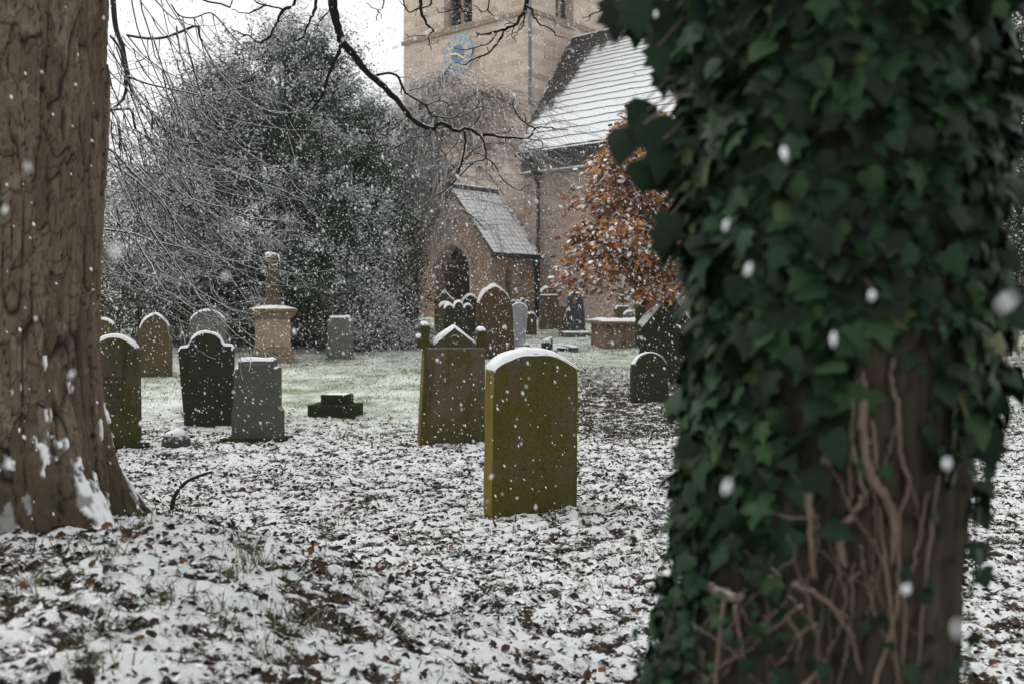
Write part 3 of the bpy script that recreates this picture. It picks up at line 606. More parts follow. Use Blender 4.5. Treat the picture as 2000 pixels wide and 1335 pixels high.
def wall_with_holes(name, x0, x1, z0, z1, holes, axis, at, thick, mat, parent):
    """vertical strips between the holes, each hole a pointed arch (u0,u1,zb,zs,zt)"""
    bm_all = bmesh.new(); edges = [x0]; objs = []
    me = None; pieces = []
    cur = x0
    for (a, b, zb, zs, zt) in sorted(holes):
        pieces.append([(cur, z0), (a, z0), (a, z1), (cur, z1)])
        if zb > z0: pieces.append([(a, z0), (b, z0), (b, zb), (a, zb)])
        ap = archpts(a, b, zb, zs, zt); m = len(ap)//2
        pieces.append([(a, z1)]+ap[1:m+1]+[((a+b)/2, z1)]); pieces.append([((a+b)/2, z1)]+ap[m:-1]+[(b, z1)])
        cur = b
    pieces.append([(cur, z0), (x1, z0), (x1, z1), (cur, z1)])
    obs = [face_prism('piece', p, axis, at, thick, None, None) for p in pieces if abs(p[0][0]-p[1][0]) > 1e-4 or len(p) > 4]
    bm = bmesh.new()
    for o in obs: bm.from_mesh(o.data)
    for o in obs: me = o.data; bpy.data.objects.remove(o); bpy.data.meshes.remove(me)
    bmesh.ops.remove_doubles(bm, verts=bm.verts, dist=1e-4)
    seen = {}
    for f in list(bm.faces):                                   # drop the inner faces two pieces share
        k = tuple(sorted(v.index for v in f.verts)); seen.setdefault(k, []).append(f)
    bm.verts.index_update(); seen = {}
    for f in bm.faces: seen.setdefault(tuple(sorted(v.index for v in f.verts)), []).append(f)
    dead = [f for L in seen.values() if len(L) > 1 for f in L]
    if dead: bmesh.ops.delete(bm, geom=dead, context='FACES_ONLY')
    return bm_obj(name, bm, mat, parent)
# tower
TW, TD, TZ = 6.05, 5.35, 17.5
uw0, uw1 = cu(867, 0), cu(922, 0); zwb = cz(50, (uw0+uw1)/2, 0)
vw0, vw1 = cv(1085, 0), cv(1120, 0); zwe = cz(46, 0, (vw0+vw1)/2)
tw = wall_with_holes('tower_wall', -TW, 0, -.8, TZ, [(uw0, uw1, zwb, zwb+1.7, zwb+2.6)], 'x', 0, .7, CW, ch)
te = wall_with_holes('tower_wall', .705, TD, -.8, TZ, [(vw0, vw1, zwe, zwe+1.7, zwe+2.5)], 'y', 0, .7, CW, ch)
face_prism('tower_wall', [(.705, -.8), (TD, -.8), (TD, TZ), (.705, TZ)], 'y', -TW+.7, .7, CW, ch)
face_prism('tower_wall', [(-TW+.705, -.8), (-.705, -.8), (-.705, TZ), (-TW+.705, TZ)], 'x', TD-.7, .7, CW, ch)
boxm('tower_roof', -TW+.71, -.71, .71, TD-.71, TZ-1.2, TZ-1.0, CT, ch)
for i in range(5): 
    x = -TW+.3+i*1.36; boxm('merlon', x-.35, x+.35, .02, .6, TZ+.003, TZ+.6, CT, ch)
for nm, (x0, x1, y0, y1) in (('string_course', (-TW-.07, .08, -.07, -.002)), ('string_course', (.002, .08, .0, TD+.07))):
    z = cz(84.7, -TW, 0); o = boxm(nm, x0, x1, y0, y1, z-.10, z+.05, CT, ch, .02)
# belfry windows: louvres, mullion
def belfry(a, b, zb, axis):
    fr = MB(); w = b-a; mid = (a+b)/2
    put = (lambda m, p0, p1, d0, d1, z0, z1: m.box(p0, p1, d0, d1, z0, z1)) if axis == 'x' else (lambda m, p0, p1, d0, d1, z0, z1: m.box(-d1, -d0, p0, p1, z0, z1))
    put(fr, mid-.07, mid+.07, .22, .40, zb, zb+2.3); put(fr, a+.002, a+.10, .25, .40, zb, zb+1.9); put(fr, b-.10, b-.002, .25, .40, zb, zb+1.9)
    o = fr.build('belfry_window', CT, ch); lv = MB()
    for i in range(14):
        z = zb+.06+i*.165
        for p0, p1 in ((a+.10, mid-.07), (mid+.07, b-.10)):
            if axis == 'x': V = [(p0, .28, z), (p1, .28, z), (p1, .48, z+.13), (p0, .48, z+.13), (p0, .28, z+.03), (p1, .28, z+.03), (p1, .48, z+.16), (p0, .48, z+.16)]
            else: V = [(-.28, p0, z), (-.28, p1, z), (-.48, p1, z+.13), (-.48, p0, z+.13), (-.28, p0, z+.03), (-.28, p1, z+.03), (-.48, p1, z+.16), (-.48, p0, z+.16)]
            lv.add(V, [(0, 1, 2, 3), (7, 6, 5, 4), (0, 4, 5, 1), (1, 5, 6, 2), (2, 6, 7, 3), (3, 7, 4, 0)])
    lv.build('louvres', CLV, o); bk = MB(); put(bk, a-.1, b+.1, .702, .74, zb-.1, zb+2.7); bk.build('backing', CBK, o)
    sl_ = MB(); put(sl_, a-.08, b+.08, -.07, .0, zb-.12, zb-.003); sl_.build('sill', CT, o)
belfry(uw0, uw1, zwb, 'x'); belfry(vw0, vw1, zwe, 'y')
# clock
uc = cu(895.5, -.03); zc = cz(107, uc, 0); R_ = .685
CBL = m_flat('clock blue', (.25, .33, .46), .5, .3, .15, 3); CGO = m_flat('clock gold', (.80, .66, .27), .4, .4, .1); CRIM = m_flat('clock rim', (.34, .40, .47), .5, .3, .1)
def disc(mb, x, z, r, y0, y1, n=48, r0=0):
    a = np.arange(n)*2*math.pi/n; ring = lambda rr, y: np.stack([x+rr*np.cos(a), np.full(n, y), z+rr*np.sin(a)], -1)
    i = np.arange(n); j = (i+1) % n
    if r0 <= 0:
        mb.add(np.vstack([ring(r, y0), ring(r, y1), [[x, y0, z]]]), np.stack([i, j, j+n, i+n], -1), np.stack([np.full(n, 2*n), j, i], -1))
    else:
        V = np.vstack([ring(r, y0), ring(r, y1), ring(r0, y0), ring(r0, y1)])
        mb.add(V, np.vstack([np.stack([i, j, j+n, i+n], -1), np.stack([i+2*n, j+2*n, j, i], -1), np.stack([i+3*n, j+3*n, j+2*n, i+2*n], -1)]))
mb = MB(); disc(mb, uc, zc, R_, -.06, .0); clk = mb.build('clock_face', CBL, ch)
mb = MB(); disc(mb, uc, zc, R_*.47, -.063, -.061); mb.build('dial_centre', m_flat('deep clock blue', (.13, .19, .33), .5, .3, .1, 3), clk)
mb = MB(); disc(mb, uc, zc, R_+.015, -.075, .0, 48, R_*.93); mb.build('rim', CRIM, clk)
bmx = bmesh.new()
for i, s in enumerate(['XII', 'I', 'II', 'III', 'IIII', 'V', 'VI', 'VII', 'VIII', 'IX', 'X', 'XI']):
    a = -math.radians(30*i); me = text_mesh(s, .26)
    xs = [v.co.x for v in me.vertices]; wx = max(xs)-min(xs); k = min(1.25, .24/max(wx, .05))
    me.transform(Matrix.Translation((uc, -.064, zc)) @ Matrix.Rotation(math.pi/2, 4, 'X') @ Matrix.Rotation(a, 4, 'Z') @ Matrix.Translation((0, R_*.72, 0)) @ Matrix.Diagonal((k*(1.0 if len(s) < 3 else .62), 2.0, 1, 1)))
    bmx.from_mesh(me); bpy.data.meshes.remove(me)
bm_obj('numerals', bmx, CGO, clk)
def hand(ang, ln, wd, y):
    a = math.radians(ang); d = np.array([math.sin(a), 0, math.cos(a)]); n_ = np.array([d[2], 0, -d[0]]); o = np.array([uc, y, zc]); t = np.array([0, -.012, 0])
    P2 = [o-d*.12-n_*wd*.6, o-d*.12+n_*wd*.6, o+d*ln*.75+n_*wd, o+d*ln, o+d*ln*.75-n_*wd]
    m = MB(); m.add(P2+[p+t for p in P2], [(0, 1, 6, 5), (1, 2, 7, 6), (2, 3, 8, 7), (3, 4, 9, 8), (4, 0, 5, 9)], [(5, 6, 7), (5, 7, 9), (7, 8, 9)]); m.build('clock_hand', CGO, clk)
hand(280, .42, .038, -.085); hand(120, .58, .032, -.10)
# drainpipes
def pipe(px_top, px_bot, z1, z0, u=None, v=None, r=.055, par=ch):
    m = MB(); m.tube([(u, v, z0), (u, v, z1)], r, 10)
    for z in np.arange(z0+.5, z1, 1.8): m.tube([(u, v, z), (u, v, z+.1)], r*1.35, 10)
    return m.build('drainpipe', CPIPE, par, True)
CPIPE = m_flat('grey lead pipe', (.20, .20, .22), .5, .4)
up = cu(1036.5, -.08); pipe(0, 0, 16.5, cz(204, up, -.08), up-.03, -.08)
vp = cv(1185, .08); pipe(0, 0, 16.5, cz(66, .08, vp)+.05, .08, vp)
# nave
NV = -.45; NL = 11.5; EV = -.74; RV = 2.11; ZE = 6.45-GZ0; ZR = 10.58-GZ0; BV = 2*RV-NV
wins = [(2.9, 3.55, 1.35, 3.1, 3.7), (6.2, 6.85, 1.35, 3.1, 3.7), (9.3, 9.95, 1.35, 3.1, 3.7)]
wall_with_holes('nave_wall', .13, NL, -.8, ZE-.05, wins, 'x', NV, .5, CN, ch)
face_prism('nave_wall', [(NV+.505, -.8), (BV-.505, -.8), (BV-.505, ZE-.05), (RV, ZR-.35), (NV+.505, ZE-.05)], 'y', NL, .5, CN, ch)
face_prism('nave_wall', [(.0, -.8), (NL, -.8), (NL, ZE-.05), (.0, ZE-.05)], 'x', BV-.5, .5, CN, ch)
for a, b, zb, zs, zt in wins:
    o = face_prism('lancet_window', [(x, z) for x, z in archpts(a-.12, b+.12, zb-.02, zs, zt+.14)][::1], 'x', NV-.04, .035, CT, ch) if False else None
    m = MB(); m.box(a-.05, b+.05, NV+.22, NV+.25, zb-.05, zt+.05); o = m.build('lancet_window', CBK, ch); m = MB(); m.box(a-.1, b+.1, NV-.08, NV+.2, zb-.14, zb-.003); m.build('sill', CT, o)
    m = MB(); 
    ap = archpts(a, b, zb, zs, zt); m.tube([(x, NV-.0, z) for x, z in [(p[0]+(-.07 if p[0] < (a+b)/2 else .07 if p[0] > (a+b)/2 else 0), p[1]+.03) for p in ap[1:-1]]], .06, 6, False); m.build('hood_mould', CT, o)
# nave roof: graduated stone slate courses, each a real slab overlapping the one below
def m_roof(name, k):
    g = G(name, .9, .15); n = g.noise(2.5, 4, .65); n2 = g.noise(22, 4, .65)
    st = g.mix(n2, (.035, .033, .03), (.10, .09, .08)); cov = g.attr('snow')
    f = g.ss(g.math('ADD', g.math('ADD', g.math('MULTIPLY', n, .6), g.math('MULTIPLY', n2, .4)), cov), .45, .62)
    f2 = g.math('MULTIPLY', f, g.ss(g.nz(), .25, .45))
    g.bump(n2, .02, .6)
    return g.col(g.mix(f2, st, SNOW))
MR = m_roof('snowy stone slates', 1)
def slope_roof(name, u0, u1, ev, ez, rv, rz, nrow, grad, parent, mat, vdir=1, covf=None, tile=None, step=.035, th=.05):
    """courses from eave to ridge"""
    L = math.hypot(rv-ev, rz-ez); d = np.array([(rv-ev)/L, (rz-ez)/L]); nn = np.array([-d[1], d[0]]) if vdir > 0 else np.array([d[1], -d[0]])
    wts = np.array([grad**i for i in range(nrow)]); wts = wts/wts.sum()*L; pos = np.r_[0, np.cumsum(wts)]
    m = MB()
    for i in range(nrow):
        a, b = pos[i], min(L, pos[i+1]+.05)
        if tile: us = np.arange(u0, u1+1e-6, tile); us = np.r_[us, u1] if u1-us[-1] > .05 else us
        else: us = np.linspace(u0, u1, 60)
        if tile:
            for k in range(len(us)-1):
                j = (rng.random()-.5)*.012; x0, x1 = us[k]+.014, us[k+1]-.014
                q = [(a+j, step+.012*rng.random()), (b, .0)]
                V = []
                for x in (x0, x1):
                    for t, off in ((q[0][0], q[0][1]+th), (q[1][0], th), (q[1][0], 0), (q[0][0], q[0][1])):
                        V.append((x, ev+d[0]*t+nn[0]*off, ez+d[1]*t+nn[1]*off))
                cv_ = covf((x0+x1)/2, a/L)
                m.add(V, [(0, 4, 5, 1), (1, 5, 6, 2), (2, 6, 7, 3), (3, 7, 4, 0), (0, 1, 2, 3), (7, 6, 5, 4)], None, snow=cv_)
        else:
            jj = .05*(vnoise(us*2.2, us*0+i*3, 5)-.5)+.03*(vnoise(us*6.5, us*0+i*7, 6)-.5)
            for k in range(len(us)-1):
                V = []; cc = []
                for x, jx in ((us[k], jj[k]), (us[k+1], jj[k+1])):
                    for t, off in ((a+jx, step+th), ((a+b)/2, step*.5+th), (b, th), (b, 0), (a+jx, step)):
                        V.append((x, ev+d[0]*t+nn[0]*off, ez+d[1]*t+nn[1]*off)); cc.append(covf(x, t/L)-(.0 if t > a+.08 else .03))
                m.add(V, [(0, 5, 6, 1), (1, 6, 7, 2), (2, 7, 8, 3), (3, 8, 9, 4), (4, 9, 5, 0)], None, snow=np.array(cc))
    return m.build(name, mat, parent)
def ncov(u, t): 
    s = .52-.62*math.exp(-(u/(.45+1.7*t))**1.5)*(.8+.4*t)-.42*max(0, t-.86)/.14-.20*t
    return s+.05*math.sin(u*3+t*5)
nr_ = slope_roof('nave_roof', .12, NL+.25, EV, ZE, RV, ZR, 23, .945, ch, MR, 1, ncov)
m = MB(); m.add([(.12, RV, ZR-.02), (NL+.25, RV, ZR-.02), (NL+.25, 2*RV-EV, ZE), (.12, 2*RV-EV, ZE), (.12, RV, ZR-.10), (NL+.25, RV, ZR-.10), (NL+.25, 2*RV-EV, ZE-.08), (.12, 2*RV-EV, ZE-.08)], [(0, 1, 2, 3), (7, 6, 5, 4), (0, 4, 5, 1), (1, 5, 6, 2), (2, 6, 7, 3), (3, 7, 4, 0)], None, snow=.3); m.build('north_slope', MR, nr_)
m = MB()
for x in np.arange(.12, NL+.2, .46): m.tube([(x+.005, RV, ZR+.03), (x+.455, RV, ZR+.03)], .10, 8)
m.A['snow'] = [np.full(m.n, .10)]; m.build('ridge_tiles', MR, nr_)
m = MB()                                                                  # lead flashing against the tower
m.add([(.002, EV+.55, ZE+.80+.13), (.09, EV+.55, ZE+.80+.12), (.09, RV, ZR+.12), (.002, RV, ZR+.13), (.002, EV+.55, ZE+.80-.1), (.09, EV+.55, ZE+.80-.1), (.09, RV, ZR-.1), (.002, RV, ZR-.1)], [(0, 1, 2, 3), (1, 5, 6, 2), (0, 4, 5, 1)], None, snow=0.0); m.build('flashing', MR, nr_)
gt = boxm('gutter', .12, NL, EV-.13, EV-.02, ZE-.14, ZE-.03, CD, ch, .01); snow_strip([(.12, ZE-.03), (NL, ZE-.03)], EV-.13, EV-.02, .035, 3, gt)
cn = boxm('cornice', .13, NL, NV-.16, NV-.003, ZE-.62, ZE-.16, m_flat('dark eaves stone', (.06, .055, .048), var=.45, sc=20), ch, .01)
cl = boxm('cornice_ledge', .13, NL, NV-.20, NV-.003, ZE-.68, ZE-.623, CT, ch, .008); snow_strip([(.13, ZE-.623), (NL, ZE-.623)], NV-.20, NV-.163, .022, 5, cl)
uh = cu(1050, NV-.12); zh = cz(322, uh, NV-.12)
m = MB(); m.tube([(uh, NV-.16, zh-.55), (uh, NV-.16, zh-.40), (uh, NV-.16, zh-.25), (uh, NV-.16, zh)], [.06, .08, .17, .18], 8); hp = m.build('hopper_head', CD, ch)
m = MB(); m.tube([(uh, NV-.10, zh-.54), (uh+.02, NV-.10, -.2)], .05, 8); m.build('drainpipe', CD, ch, True)
# porch
PV = -2.56; PUE = .876; PUA = cu(883, PV); PW = PUE-PUA; PUW = PUA-PW
PZA = cz(365, PUA, PV); PZE = cz(494, PUE, PV); sl2 = (PZA-PZE)/PW
gx0, gx1 = PUW+.18, PUE-.18; ze_ = PZE+.18*sl2-.10
d0, d1 = cu(850, PV), cu(920, PV); dzs, dzt = cz(545, (d0+d1)/2, PV), cz(477, (d0+d1)/2, PV)
ap = archpts(d0, d1, -.6, dzs, dzt)
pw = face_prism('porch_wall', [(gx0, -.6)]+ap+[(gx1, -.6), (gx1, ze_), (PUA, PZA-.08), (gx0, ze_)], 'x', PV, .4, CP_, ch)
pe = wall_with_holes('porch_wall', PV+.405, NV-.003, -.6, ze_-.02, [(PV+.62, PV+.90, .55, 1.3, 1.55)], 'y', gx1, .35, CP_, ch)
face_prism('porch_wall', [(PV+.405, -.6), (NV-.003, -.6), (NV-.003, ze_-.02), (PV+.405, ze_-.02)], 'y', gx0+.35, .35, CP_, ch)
m = MB(); m.box(gx1-.30, gx1-.27, PV+.55, PV+.97, .5, 1.6); m.build('porch_window', CBK, ch)
m = MB(); m.tube([(x, PV-.0, z) for x, z in [(p[0]+(-.09 if p[0] < (d0+d1)/2-.01 else .09 if p[0] > (d0+d1)/2+.01 else 0), p[1]+.05) for p in ap[1:-1]]], .085, 7, False); m.build('arch_moulding', CT, ch)
m = MB(); m.box(d0-.3, d1+.3, NV-.08, NV-.03, -.4, 2.6); m.build('inner_door', CDOOR, ch)
def pcov(u, t): return .50-.35*max(0, t-.8)
pr = MB(); 
MR2 = m_roof('snowy porch slates', 1)
def porch_slope(sgn, name):
    L = math.hypot(PW, PZA-PZE); du, dz = -sgn*PW/L, (PZA-PZE)/L; nu, nzz = sgn*dz, PW/L; m = MB(); rows = 15; rh = L/rows
    ux = PUE if sgn > 0 else PUW
    m.add([(ux+du*t+nu*o, v, PZE+dz*t+nzz*o) for v in (PV-.10, NV-.004) for t, o in ((0, -.07), (L, -.07), (L, .0), (0, .0))], [(0, 1, 2, 3), (7, 6, 5, 4), (0, 4, 5, 1), (1, 5, 6, 2), (2, 6, 7, 3), (3, 7, 4, 0)], None, snow=-1.)
    nv = 11; tw_ = (NV-.01-(PV-.10))/nv
    for i in range(rows):
        for k in range(nv):
            if k == nv-1 and sgn > 0: sn_ = .05
            else: sn_ = .5
            v0 = PV-.10+k*tw_+.006; v1 = v0+tw_-.012; j = (rng.random()-.5)*.012; a, b = i*rh+.004+j*.6, (i+1)*rh-.004
            V = [(ux+du*t+nu*o, v, PZE+dz*t+nzz*o) for v in (v0, v1) for t, o in ((a, .01), (b, .004), (b, .026), (a, .026+.008*rng.random()))]
            m.add(V, [(0, 1, 2, 3), (7, 6, 5, 4), (0, 4, 5, 1), (1, 5, 6, 2), (2, 6, 7, 3), (3, 7, 4, 0)], None, snow=sn_)
    return m.build(name, MR2, ch)
r1 = porch_slope(1, 'porch_roof'); r2 = porch_slope(-1, 'porch_roof')
m = MB()
for k in range(5):
    v0 = PV-.08+k*.42; m.tube([(PUA, v0, PZA+.02), (PUA, v0+.40, PZA+.02)], .12, 8)
m.A['snow'] = [np.full(m.n, .5)]; m.build('ridge_tiles', MR2, ch)
boxm('bargeboard', 0, 0, 0, 0, 0, 0, CD, ch, 0) if False else None
gt = boxm('gutter', PUE+.0, PUE+.10, PV-.05, NV-.01, PZE-.13, PZE-.03, CD, ch, .01)
m = MB(); m.tube([(gx1+.08, NV-.12, PZE-.10), (gx1+.08, NV-.12, -.3)], .06, 8); m.tube([(gx1+.08, NV-.12, PZE-.55), (gx1+.08, NV-.12, PZE-.1)], .10, 8); m.build('drainpipe', CD, ch, True)
# ------------------------------------------------------------------ evergreens, shrubs
QT = [(0, 0, 0), (.30, .45, .08), (0, 1, -.05), (-.30, .45, .08)]; QF = [(0, 1, 2, 3)]
def lobes_px(L, Y, depth=.8): 
    q = Y/F; return [(P(px, py, Y+dy), rx*q, (rx*q)*depth, ry*q) for px, py, rx, ry, dy in L]
def foliage(lobes, ncl, per, size, sig=.12, outward=.6, upb=.5, snowb=.0, base=None, shell=.55, boughs=0, bsz=1.0):
    """leaf clusters through lumpy lobes -> MB (coordinates relative to base)"""
    w = np.array([l[1]*l[3] for l in lobes]); w /= w.sum(); k = rng.choice(len(lobes), ncl, p=w)
    c = np.array([tuple(l[0]) for l in lobes])[k]; r = np.array([l[1:] for l in lobes])[k]
    d = rdir(ncl); rad = (shell+(1-shell)*rng.random(ncl)**.6)*(.82+.40*fbm(d[:, 0]*2.3+k*5, d[:, 2]*2.3+d[:, 1]*1.7, 3, 51))
    cc = c+d*r*rad[:, None]; bz = np.zeros(ncl)
    if boughs:
        ib = rng.integers(0, boughs, ncl); bo = rng.normal(size=(ncl, 3))*np.array([.30, .30, .17])*bsz; cc = cc[ib]+bo; d = unit(d[ib]*.8+bo*1.5); rad = rad[ib]; bz = bo[:, 2]/(.17*bsz)
        cc[:, 2] -= .25*np.hypot(bo[:, 0], bo[:, 1])*.6
    n = ncl*per; q = np.repeat(np.arange(ncl), per)
    ax = unit(d+np.array([0, 0, .35])+rng.normal(size=(ncl, 3))*.5)
    t = rng.normal(size=n); pos = cc[q]+ax[q]*(t*sig*1.7)[:, None]+rng.normal(size=(n, 3))*sig*.75
    nr = unit(d[q]*outward+np.array([0, 0, upb])+rng.normal(size=(n, 3))*.55); dr = unit(ax[q]+rng.normal(size=(n, 3))*.7)
    cs = np.clip(.35+.22*bz+.45*(rng.random(ncl)-.5)+.30*d[:, 2]+.35*(rad-.8)+snowb+1.0*(fbm(cc[:, 0]*1.0, cc[:, 2]*1.0+cc[:, 1]*.6, 2, 66)-.5), 0, 1)
    mb = MB(); b = np.array(base if base is not None else (0, 0, 0))
    instances(mb, QT, QF, pos-b, nr, dr, size*(.6+.8*rng.random(n)), rnd=np.clip(np.repeat(rng.random(ncl), per)*.5+rng.random(n)*.5, 0, 1), snow=np.clip(cs[q]+(rng.random(n)-.5)*.12, 0, 1))
    return mb
ME = m_leaf('evergreen leaf', [(0, (.009, .017, .007)), (.5, (.020, .035, .013)), (1, (.044, .064, .025))], .50, 1.15, .2, 12, .7, .15, 3.4, .62)
MEd = m_leaf('dark evergreen leaf', [(0, (.008, .014, .009)), (.6, (.018, .028, .016)), (1, (.04, .05, .025))], .62, .92, .6, 12, .5, .35, .9)
MSH = m_leaf('snowy shrub leaf', [(0, (.030, .027, .020)), (.5, (.06, .052, .037)), (1, (.11, .088, .058))], .15, .85, .3, 12, .8, .1, 2.0, .82)
MBT = m_bark('twig bark', (.025, .018, .013), (.05, .036, .026), (.09, .065, .048), .35, .7, 4, 20)
MBW = m_bark('snow dusted twig bark', (.065, .048, .037), (.14, .105, .08), (.21, .165, .13), -.25, .75, 4, 20, True, .9)
MBD = m_bark('dark drooping twig bark', (.018, .014, .011), (.04, .031, .025), (.07, .056, .045), .08, .55, 4, 20, True, .9)
def shrub(name, label, cat, lobes, ncl, per, size, mat, basepx, Y, trunk_r=.09, group=None, crown='crown', **kw):
    b = P(basepx, 600, Y); b.z = float(ground(b.x, b.y)); e = empty(name, b, label, cat, group)
    foliage(lobes, ncl, per, size, base=b, **kw).build(crown, mat, e)
    m = MB(); top = max(l[0].z+l[3]*.3 for l in lobes)-b.z
    pts = smooth_path([(0, 0, -.15), (.05, 0, top*.3), (-.04, .05, top*.65), (.02, 0, top)], 4); m.tube(pts, np.linspace(trunk_r, trunk_r*.25, len(pts)), 8)
    for l in lobes:
        for _ in range(3):
            z0 = top*random.uniform(.15, .6); q = np.array(l[0]-b)+rng.normal(size=3)*np.array(l[1:])*.4; a = np.array([0, 0, z0]); mid = (a+q)/2+np.array([0, 0, .1*top*random.random()])
            pp = smooth_path([a, mid, q], 4); m.tube(pp, np.linspace(trunk_r*.45, trunk_r*.1, len(pp)), 5)
    m.build('trunk', MBT, e, True); return e
shrub('holly_tree', 'tall dark holly tree powdered with snow left of the church tower', 'tree',
      lobes_px([(545, 165, 115, 125, 0), (480, 270, 150, 130, .3), (625, 270, 130, 150, .2), (395, 340, 100, 120, .6), (700, 330, 65, 130, 0), (520, 430, 190, 170, -.3), (680, 440, 130, 130, -.2), (560, 560, 200, 110, -.4), (410, 530, 110, 120, .2), (725, 540, 75, 110, 0), (610, 100, 60, 75, .2), (440, 170, 70, 80, .4), (705, 200, 38, 75, .4), (520, 640, 170, 60, -.2)], 22.5), 5200, 52, .062, ME, 560, 22.5, .16, sig=.085, outward=.7, upb=.55, snowb=.04, boughs=640, bsz=1.2)
hb = [('snowy shrub with pale brown twigs in front of the dark holly', [(690, 585, 62, 48, 0), (650, 630, 40, 40, 0), (735, 620, 48, 50, 0), (690, 650, 70, 36, -.2)], 21.3, 620, .05, 690, .22),
      ('low snowy undergrowth at the foot of the porch', [(760, 672, 60, 22, 0), (815, 655, 30, 22, .3), (710, 680, 40, 20, -.3)], 21.6, 300, .05, 765, .12),
      ('tall snowy shrub left of the porch doorway', [(790, 490, 40, 110, 0), (770, 580, 45, 70, 0), (805, 610, 26, 50, 0)], 24.5, 420, .055, 785, .0),
      ('snow-laden brush behind the leftmost gravestones', [(250, 470, 100, 110, 0), (330, 420, 90, 100, .3), (200, 560, 80, 80, 0), (320, 560, 90, 80, 0)], 21.5, 1000, .055, 270, .02),
      ('taller snow-laden brush rising behind the bark trunk', [(150, 380, 110, 120, 0), (60, 480, 120, 130, 0), (170, 560, 120, 110, 0), (240, 330, 70, 80, .4)], 23.5, 1000, .055, 130, .05),
      ('pale snowy brush between the holly and the brown gravestone', [(380, 600, 80, 60, 0), (440, 640, 60, 45, 0), (300, 640, 60, 45, .2)], 22.3, 420, .055, 390, -.1)]
for lab, L, Y, ncl, sz, bx, sb in hb:
    shrub('snowy_shrub', lab, 'shrub', lobes_px(L, Y), ncl, 34, sz, MSH, bx, Y, .05, 'snowy shrubs round the holly', 'foliage', sig=.10, outward=.3, upb=.6, snowb=sb)
shrub('yew_tree', 'dark yew tree just inside the right edge beyond the ivy trunk', 'tree', lobes_px([(2060, 300, 120, 220, 0), (2090, 480, 130, 160, 0), (2050, 120, 90, 140, 0), (2000, 200, 40, 120, 0), (2030, 560, 60, 80, 0)], 17.5), 1500, 40, .08, MEd, 2070, 17.5, .18, sig=.12)
shrub('yew_tree', 'dark yew tree hidden behind the ivy trunk', 'tree', lobes_px([(1800, 420, 140, 160, 0), (1840, 560, 110, 90, 0), (1760, 250, 110, 150, 0)], 24), 900, 36, .09, MEd, 1800, 24, .18, sig=.14)
# ------------------------------------------------------------------ orange-leaved tree
OL = [(0, .0, 0), (.34, .25, .05), (.22, .5, .02), (.30, .75, .06), (0, 1, -.04), (-.30, .75, .06), (-.22, .5, .02), (-.34, .25, .05)]; OF_ = [(0, 1, 2), (0, 2, 6), (0, 6, 7), (2, 3, 4), (2, 4, 6), (4, 5, 6)]
MO = m_leaf('orange autumn leaf', [(0, (.12, .045, .018)), (.35, (.27, .10, .03)), (.7, (.42, .175, .045)), (1, (.52, .28, .09))], .55, .85, .6, 18, .6, .3, .9)
Yo = 16.5; q = Yo/F; b = P(1258, 600, Yo); b.z = float(ground(b.x, b.y))
e = empty('young_oak', b, 'young tree with orange brown autumn leaves in front of the nave', 'tree')
br = MB(); pts = smooth_path([(0, 0, -.1), (.02, 0, .5), (-.03, 0, 1.2), (-.05, .02, 2.0), (-.02, 0, 2.9), (.0, 0, 3.6)], 4); pts[:, 2] *= 1.28; br.tube(pts, np.linspace(.035, .008, len(pts)), 7)
LP, LN, LD = [], [], []
for i in range(105):
    t = random.random()**1.1; z = 1.48+3.05*t; side = random.uniform(0, 6.283); ln = (1.20*(1-t)**.5+.22)*random.uniform(.62, 1.05)
    if math.cos(side) < 0: ln *= 1.0+.12*(1-t)
    d = np.array([math.cos(side), math.sin(side)*.8, .18]); a = np.array([-.03, 0, z-.2])
    pp = smooth_path([a, a+d*ln*.4+[0, 0, .12], a+d*ln*.75+[0, 0, .12], a+d*ln+[0, 0, -.05]], 5); br.tube(pp, np.linspace(.014, .003, len(pp)), 4)
    for _ in range(int(95*ln+34)):
        u = random.random()**.6*(len(pp)-1); j = int(u); p0 = pp[min(j, len(pp)-1)]; off = rng.normal(size=3)*np.array([.11, .11, .08]); LP.append(p0+off); LN.append(rng.normal(size=3)*.7+[0, -.25, .9]); LD.append(off*2+d*.4+[0, 0, -.5]+rng.normal(size=3)*.2)
        if random.random() < .25: br.tube([p0, p0+off*.9], [.003, .002], 3)
br.build('trunk', MBT, e, True); mb = MB(); n = len(LP)
instances(mb, OL, OF_, np.array(LP), np.array(LN), np.array(LD), .07+.06*rng.random(n), rnd=rng.random(n), snow=rng.random(n)); mb.build('crown', MO, e)
# ------------------------------------------------------------------ weeping tree before the church
Yw = 25.5; q = Yw/F; b = P(806, 600, Yw); b.z = float(ground(b.x, b.y))
e = empty('weeping_tree', b, 'bare weeping tree with snow-dusted hanging twigs in front of the tower', 'tree')
wz = lambda py: CAMZ-(py-HZ)*q-b.z; wx = lambda px: (px-806)*q
tk = MB(); pts = smooth_path([(0, 0, -.2), (.05, 0, wz(560)), (-.05, 0, wz(430)), (.10, .1, wz(300)), (.25, 0, wz(190))], 5); tk.tube(pts, np.linspace(.13, .06, len(pts)), 9); tk.build('trunk', MBT, e, True)
br = MB(); limbs = []
for L in ([(806, 430), (780, 330), (800, 230), (840, 160), (880, 135)], [(806, 400), (850, 300), (880, 215), (930, 175), (965, 190)], [(806, 420), (770, 350), (750, 270), (770, 200)], [(806, 440), (870, 360), (930, 290), (985, 280), (1020, 320)], [(780, 300), (805, 350), (850, 385), (900, 410), (930, 430), (950, 450)], [(806, 350), (830, 250), (870, 200)], [(806, 460), (840, 390), (890, 330), (940, 330), (985, 380)]):
    p = smooth_path([(wx(x), random.uniform(-.5, .5), wz(y)) for x, y in L], 5); br.tube(p, np.linspace(.045, .018, len(p)), 6); limbs.append(p)
